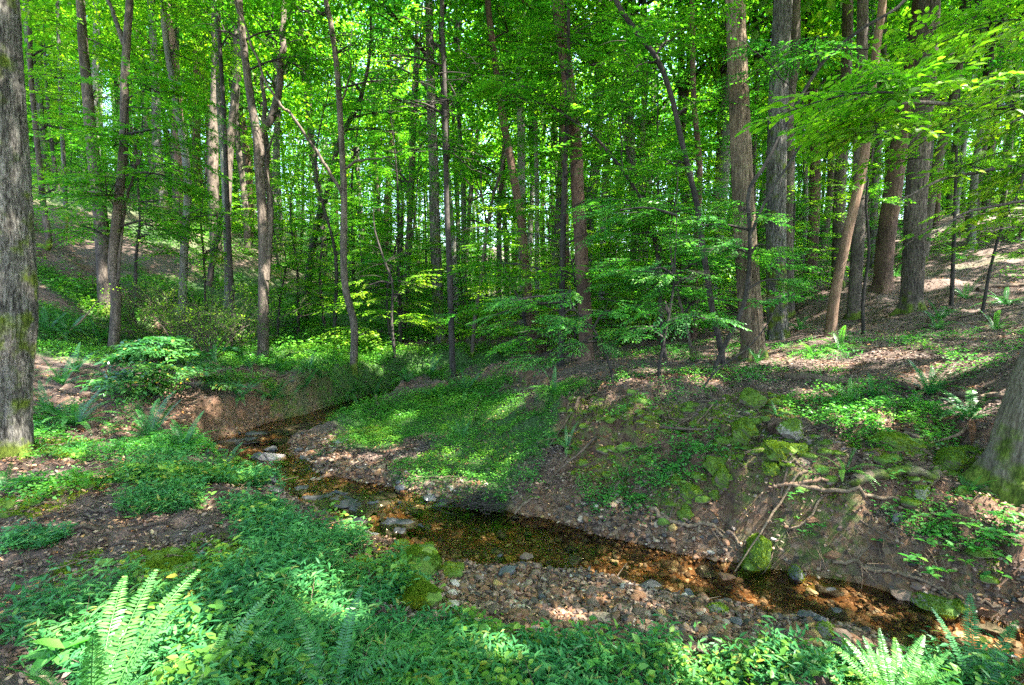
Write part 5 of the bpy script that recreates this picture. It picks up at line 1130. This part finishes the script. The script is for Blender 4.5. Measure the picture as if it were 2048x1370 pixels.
    f('fern at the right edge of the upper slope', 2010, 610, .6, 10, 'fern', .3)
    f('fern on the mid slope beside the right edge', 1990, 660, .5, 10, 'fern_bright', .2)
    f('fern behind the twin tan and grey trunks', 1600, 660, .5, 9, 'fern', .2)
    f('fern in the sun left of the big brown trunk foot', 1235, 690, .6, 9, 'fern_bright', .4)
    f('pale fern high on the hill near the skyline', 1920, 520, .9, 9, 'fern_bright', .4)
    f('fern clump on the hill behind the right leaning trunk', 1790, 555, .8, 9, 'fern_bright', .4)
    f('small fern on the clay face of the right bank', 1290, 905, .25, 7, 'fern', .1)

# ---------------------------------------------------------------- broad leaved plants
def broadleaf(label, px, py, n, size, h, mt='under', spread=.15, name='seedling', cat='plant', up=.25):
    p = hit(px, py); root = put(name, None, p); tag(root, label, cat); r = np.random.default_rng(int(px + py * 5))
    wp = []; P = []; D = []; Sz = []
    for k in range(max(1, n // 4)):
        a = r.random() * 6.28; q = spread * r.random() ** .7; tip = np.array([math.cos(a) * q, math.sin(a) * q, h * r.uniform(.6, 1.1)])
        st = smooth_path([[0, 0, -.02], tip * [.4, .4, .6], tip], 6); wp += tube(st, np.linspace(.0025, .0012, 6), 4, cap=False)
        for j in range(4 if n > 4 else n):
            b = a + j * 1.6 + r.normal(0, .3); c = st[5 - (j // 3)]; P.append(c); D.append([math.cos(b), math.sin(b), up + r.normal(-.1, .15)]); Sz.append(size * r.uniform(.7, 1.15))
    Sz = np.array(Sz); put('stem', mesh('stem', wp, M['bark_brown']), parent=root)
    put('foliage', mesh('foliage', [leaves(np.array(P), np.array(D), np.tile([0, 0, 1.], (len(P), 1)) + r.normal(0, .15, (len(P), 3)), Sz, Sz * .55, T_MID)], M[mt]), parent=root)
def plants():
    b = broadleaf
    b('sunlit broad leaved seedling among the stiltgrass, lower left', 545, 1160, 10, .11, .16, 'under', .12)
    b('broad leaved seedling with one drooping leaf below the sunlit one', 520, 1205, 5, .11, .13, 'under', .1)
    b('seedling with very large smooth leaves in the bottom left corner', 100, 1350, 8, .14, .12, 'under', .12)
    b('tall leaf seedling at the bottom edge beside the silvery fern', 500, 1350, 4, .12, .1, 'under', .08)
    b('broad leaved seedling at the bottom left of the gravel bar', 830, 1310, 9, .10, .1, 'under', .14)
    b('lone pointed leaf plant at the bottom centre', 1195, 1350, 3, .1, .12, 'under', .04)
    b('small heart leaved plant on the near edge of the gravel', 1080, 1270, 6, .05, .07, 'under', .1)
    b('small round leaved plant at the near gravel edge, right', 1290, 1305, 5, .05, .08, 'under', .08)
    b('leafy seedling by the silvery sunlit fern', 1830, 1330, 14, .05, .14, 'under', .12)
    b('four leaved seedling below the massive left trunk', 75, 890, 5, .12, .14, 'under', .1)
    b('broad leaves under the edge fern by the massive trunk', 60, 985, 6, .11, .1, 'under', .12)
    b('broad leaved plant on the near slope below the creek edge fern', 370, 990, 8, .12, .1, 'under', .2)
    b('curled leaf plant at the edge of the upper pool', 560, 1095, 4, .12, .06, 'under', .1)
    for i, (px, py, n, lb) in enumerate([(1900,1050,20,'spreading leafy vine on the right bank under the leaning trunk'), (1840,1120,18,'leafy vine patch lowest left on the right bank'), (1940,1110,20,'broad leaved vine plant over the undercut clay'), (2020,1090,18,'leafy plants at the right edge above the undercut clay'), (1870,1150,14,'hanging leafy shoot over the lower root'), (1985,1170,10,'single leafy shoot near the water at right'), (2010,1040,16,'pale green leaves in the sun at the right edge')]):
        b(lb, px, py, n * 2, .075, .10, 'under', .3, 'vine_plant', 'vine')
    for i, (px, py, lb) in enumerate([(1600,1000,'trailing green plant under the long dead branch'), (1540,1040,'green plant hanging on the clay bank right of the mossy stones'), (1640,1060,'trailing green plant low on the clay bank'), (1580,1075,'green shoots above the whitish stone on the bank'), (1800,960,'small green plant beneath the mossy log'), (1000,1000,'green seedling clump by the brush pile'), (1280,1000,'green shoots on the gravel slope'), (1050,1000,'small green plants on the litter above the pool'), (1430,790,'green seedling left of the crest boulder'), (1960,1020,'green seedlings right of the bare soil path')]):
        b(lb, px, py, 26, .045, .09, 'under', .22)
    # dense shrub with glossy leaves
    p = hit(310, 790); root = put('shrub', None, p); tag(root, 'rounded shrub with layered glossy dark leaves above the undercut bank', 'shrub'); f = Foliage(); r = np.random.default_rng(8)
    sp = [make_spray(80 + s, 1.0, .12, 9, droop=.25, dens=1.1) for s in range(5)]
    for k in range(46):
        a = k * 2.4 + r.normal(0, .4); el = r.random(); q = r.uniform(.55, 1.1) * math.cos(el * 1.25) * (.35 + .65 * r.random()) * (1 + .25 * math.sin(a * 3)); z = .12 + .8 * math.sin(el * 1.45) * (.75 + .3 * r.random())
        o = np.array([math.cos(a) * q, math.sin(a) * q, z]); d = np.array([math.cos(a), math.sin(a), .1])
        f.add(sp[k % 5], o - d * .2, d, .5, r.normal(0, .2), wood='main')
        if k % 2: f.limb(smooth_path([[0, 0, -.05], o * .5, o - d * .2], 6), np.linspace(.014, .005, 6))
    P, D, Nn, Sx = f.arrays(); put('foliage', mesh('foliage', [leaves(P, D, Nn, Sx * 1.5, Sx * .75, T_MID)], M['shiny']), parent=root); put('stems', mesh('stems', f.wood_parts(4), M['bark_dark']), parent=root)
    # open twiggy shrubs at the back left
    for i, (px, py, sc3, lb) in enumerate([(420,720,1.0,'open twiggy shrub with sparse pale leaves in front of the left hillside'), (350,700,.8,'brown tangled shrub below the thin pale tree'), (475,700,.9,'feathery shrub left of the twin stemmed tree'), (280,670,.7,'tangle of dry branches low on the left slope')]):
        p = hit(px, py); root = put('shrub', None, p); tag(root, lb, 'shrub'); f = Foliage(); wp = []
        for k in range(34):
            a = r.random() * 6.28; e = r.uniform(.5, 1.3); L = sc3 * r.uniform(.9, 2.3); d = np.array([math.cos(a) * math.cos(e), math.sin(a) * math.cos(e), math.sin(e)])
            st = smooth_path([[0, 0, -.05], d * L * .5 + r.normal(0, .08, 3), d * L + np.array([d[0], d[1], -.2]) * L * .25], 8)
            f.limb(st, np.linspace(.011, .002, 8))
            for j in range(4):
                f.add(SPR_MID[j], st[3 + j], d + r.normal(0, .6, 3), .42 * sc3, r.normal(0, .5), wood=True)
        P, D, Nn, Sx = f.arrays(); kk = r.random(len(P)) < .16
        put('foliage', mesh('foliage', [leaves(P[kk], D[kk], Nn[kk], Sx[kk] * 1.2, Sx[kk] * .6, T_LO)], M['leaf_yellow']), parent=root); put('stems', mesh('stems', f.wood_parts(3), M['bark_brown']), parent=root)

# ---------------------------------------------------------------- logs, sticks, roots
def stick(label, pts, w0, w1, mt='wood', name='stick', cat='stick', lift=.4, jit=1.0, side=None, sag=True, sides=7):
    P = np.array([hit(a, b) for a, b in pts]); k = ppm(P[0]); r0, r1 = w0 / k / 2, w1 / k / 2
    for i in range(1, len(P)):     # keep neighbouring depths together
        if abs(P[i][1] - P[i - 1][1]) > 1.2: P[i] = PY(pts[i][0], pts[i][1], P[i - 1][1] + .2)
    P[:, 2] += r0 * lift
    sp = smooth_path(P, (len(P) - 1) * 8 + 1, jit=r0 * .35 * jit, seed=int(pts[0][0]))
    g = height(sp[:, 0], sp[:, 1]); sp[:, 2] = np.maximum(sp[:, 2], g + r0 * .55)
    o = put(name, mesh(name, tube(sp - P[0], np.linspace(r0, r1, len(sp)), sides, .12, int(pts[0][0])), M[mt]), P[0]); tag(o, label, cat)
    for s, (q, a, b) in enumerate(side or []):
        Q = np.array([hit(*c, lift=r0 * .6) for c in q]); sq = smooth_path(Q, len(Q) * 6)
        put('side_branch', mesh('side_branch', tube(sq - P[0], np.linspace(a, b, len(sq)) / k / 2, 6, .1, s), M[mt]), parent=o)
    return o
def woody():
    s = stick
    s('thick mossy log with a pale broken end on the right bank', [(1706,972),(1740,962),(1790,958),(1840,955),(1876,957)], 22, 13, 'mossy_wood', 'log', 'log', 1.1, side=[([(1878,955),(1866,970),(1852,984)],8,5)], sides=14)
    s('long pale dead branch lying below the mossy log', [(1585,975),(1640,985),(1700,992),(1770,1002),(1830,1014)], 11, 6, 'wood', 'branch', 'branch', lift=1.2)
    s('short dead branch crossing the long pale one', [(1545,982),(1590,976),(1640,968),(1675,968)], 9, 5, 'snag', 'branch', 'branch', lift=2)
    s('decaying fallen log lying across the right slope', [(1572,757),(1640,762),(1700,768),(1780,772),(1840,778)], 15, 11, 'deadwood', 'log', 'log', sides=12)
    s('shorter fallen log near the right edge of the slope', [(1890,790),(1940,796),(1990,797),(2046,800)], 13, 9, 'deadwood', 'log', 'log', sides=12)
    s('bare root running down the bank to the mossy boulder', [(1300,1018),(1330,1042),(1370,1052),(1412,1052),(1450,1080),(1484,1098)], 10, 5, 'wood', 'root', 'root', side=[([(1410,1052),(1440,1062),(1470,1090)],5,3),([(1420,1056),(1440,1085),(1465,1100)],4,2),([(1400,1054),(1396,1070)],6,3)])
    s('long bare root snaking along the foot of the right bank', [(1664,1125),(1720,1136),(1780,1148),(1840,1160),(1890,1185),(1950,1205),(2000,1222)], 9, 5, 'wood', 'root', 'root', side=[([(1725,1108),(1715,1120),(1745,1088)],4,2),([(1730,1135),(1770,1142),(1800,1150)],5,3)])
    s('dark straight stick lying diagonally down the bank', [(1432,838),(1480,872),(1520,900),(1570,925),(1620,940)], 5, 3, 'deadwood')
    s('curved stick standing up from the grassy bar', [(946,850),(956,815),(972,785),(990,757)], 6, 3, 'deadwood', lift=2.5)
    s('broken log piece with a dark end on the grassy bar', [(810,887),(840,878),(868,870)], 13, 10, 'deadwood', 'log', 'log', sides=12)
    s('thin stick lying on the flat left of the wavy tree', [(490,757),(530,760),(570,752),(604,748)], 6, 3, 'deadwood')
    s('fallen branch at the head of the bar', [(1010,790),(1050,783),(1090,772)], 9, 5, 'deadwood', 'branch', 'branch')
    s('second fallen branch crossing at the head of the bar', [(960,800),(1000,782),(1040,770)], 5, 3, 'wood', 'branch', 'branch')
    s('root lying over the crest of the eroded bank', [(1150,822),(1165,800),(1185,790),(1210,784)], 8, 5, 'wood', 'root', 'root')
    s('looping pale root hanging over the eroded bank', [(1310,790),(1325,835),(1345,855),(1375,862),(1405,840),(1425,815)], 3.5, 2, 'wood', 'root', 'root', lift=3, side=[([(1345,855),(1385,835),(1420,812)],3,2)])
    s('second looping root behind the first on the eroded bank', [(1318,800),(1340,840),(1372,850),(1400,850),(1440,812)], 2.5, 1.5, 'wood', 'root', 'root', lift=3)
    s('mossy root reaching out of the right edge', [(2048,985),(2010,985),(1970,982),(1950,975)], 11, 5, 'mossy_wood', 'root', 'root')
    s('root crossing the bare soil left of the leaning trunk', [(1825,890),(1850,905),(1880,925),(1912,950)], 7, 4, 'wood', 'root', 'root')
    s('short pale stub standing in the moss', [(1790,920),(1785,905),(1790,890)], 6, 3, 'wood', lift=2)
    s('thin grey twig slanting across the clay bank', [(1720,1040),(1760,1070),(1810,1110)], 3.5, 2, 'deadwood', side=[([(1745,1058),(1780,1080),(1805,1112)],2.5,1.5)])
    s('short crooked root on the soil below the dead branch', [(1762,1018),(1790,1024),(1820,1030)], 6, 3, 'wood', 'root', 'root')
    s('long thin dark branch high on the right slope', [(1600,585),(1680,588),(1740,600),(1780,606)], 5, 4, 'deadwood', 'branch', 'branch')
    s('dark fallen branch by the right edge of the upper slope', [(1955,582),(2000,576),(2048,572)], 10, 7, 'deadwood', 'branch', 'branch')
    s('fallen branch leaning up the slope beside the leaning snag', [(1690,668),(1720,650),(1745,640)], 5, 3, 'wood', 'branch', 'branch')
    s('short pale log in the sun patch beside the tan trunk', [(1575,728),(1590,720),(1605,712)], 8, 6, 'wood', 'log', 'log')
    s('dark twig lying on the gravel at the lower riffle', [(1545,1222),(1570,1232),(1590,1240)], 6, 3, 'deadwood')
    s('stick standing in the ferns on the bar edge', [(757,822),(754,808),(752,797)], 6, 4, 'wood', lift=2.5)
    s('fallen branch resting on the left slope above the shrub', [(112,690),(140,670),(170,640),(200,605)], 5, 2, 'wood', 'branch', 'branch', lift=3)
    s('dark leaning log across the left hillside', [(150,560),(175,575),(200,585)], 12, 8, 'deadwood', 'log', 'log')
    s('pale dead limb lying at the foot of the creek edge ferns', [(345,898),(370,884),(392,870)], 8, 5, 'snag', 'branch', 'branch')
    s('upper fallen trunk on the dark slope behind the pair of trunks', [(1330,680),(1400,684),(1450,676)], 6, 4, 'deadwood', 'log', 'log')
    r = np.random.default_rng(303)
    places = [('on the eroded right bank', 1400, 930, 330, 90, 12), ('on the slope between the fallen logs', 1700, 840, 260, 60, 10), ('on the dark upper right slope', 1850, 650, 180, 50, 10), ('on the littered bar above the pool', 900, 960, 200, 40, 7), ('in the litter of the near left bank', 200, 1010, 170, 80, 8), ('on the left hillside', 170, 640, 120, 60, 7)]
    for wh, cx, cy, rx, ry, n in places:
        for i in range(n):
            x, y = cx + r.uniform(-1, 1) * rx, cy + r.uniform(-1, 1) * ry; p = hit(x, y); L = r.uniform(.2, .6) * (1 + p[1] * .06); an = r.uniform(-.5, .5) + (math.pi if r.random() < .5 else 0)
            q = [p + np.array([math.cos(an) * L * t, math.sin(an) * L * t + r.normal(0, .03), 0]) for t in (0, .35, .7, 1)]
            q = smooth_path(q, 14, jit=.006, seed=i); r0 = r.uniform(.006, .014) * (1 + p[1] * .05); q[:, 2] = height(q[:, 0], q[:, 1]) + r0 * .8; q[:, 2] = np.maximum(q[:, 2], np.interp(np.linspace(0, 1, 14), [0, 1], [q[0, 2], q[-1, 2]]))
            tone = 'pale' if r.random() < .4 else 'dark'; sz = 'short' if L < .5 else 'long'
            o = put('stick', mesh('stick', tube(q - p, np.linspace(r0, r0 * .4, 14), 6, .15, i), M['wood' if tone == 'pale' else 'deadwood']), p)
            tag(o, f'{sz} {tone} fallen stick {wh}', 'stick', f'{sz} {tone} fallen sticks {wh}')
    # stump with rotten red wood on the crest
    g = hit(1560, 868); k = ppm(g); V, F = rock_shape(77, 5, (46 / k, 40 / k, 60 / k), 16, .16); V[:, :2] *= (1 + .25 * np.sin(np.arctan2(V[:, 1], V[:, 0]) * 9))[:, None]
    tag(put('stump', mesh('stump', [(V, F)], M['bark_red']), g + [0, .05, .04]), 'small rotten reddish stump between the crest boulders', 'stump')
    # brush pile
    r = np.random.default_rng(66); c = hit(968, 1015); parts = []
    for i in range(170):
        a = r.random() * 6.28; L = r.uniform(.12, .4); q = c + [r.normal(0, .17), r.normal(0, .10), r.uniform(.0, .13)]; d = np.array([math.cos(a), math.sin(a) * .6, r.normal(0, .22)]) * L / 2
        parts += tube(smooth_path([q - d - c, q - c + r.normal(0, .015, 3), q + d - c], 5), np.linspace(.004, .002, 5), 4, cap=False)
    tag(put('brush_pile', mesh('brush_pile', parts, M['bark_dark']), c), 'dark tangle of twigs piled at the pool edge', 'brush pile')
    # fine roots hanging from the cut banks
    parts = []
    for i in range(130):
        px, py = [(r.uniform(1150, 1420), r.uniform(800, 870)), (r.uniform(330, 450), r.uniform(785, 810)), (r.uniform(1550, 2000), r.uniform(1050, 1120)), (r.uniform(560, 720), r.uniform(760, 780))][i % 4]
        p = hit(px, py); L = r.uniform(.06, .3); e = p + [r.normal(0, .06), -.08 - .1 * r.random(), -L]
        e[2] = max(e[2], float(height(e[0], e[1])) + .01)
        parts += tube(smooth_path([p + [0, .03, .01], (p + e) / 2 + r.normal(0, .02, 3) + [0, -.04, 0], e], 7), np.linspace(.0032, .0012, 7), 4, cap=False)
    tag(put('fine_roots', mesh('fine_roots', parts, M['wood'])), 'fine bare rootlets hanging from the eroded banks', kind='stuff')
stones(); cobbles(); edge_stones(); shards(); gravel(); woody(); ferns(); plants(); ground_cover()
near_trees()
far_forest()
deep_woods()
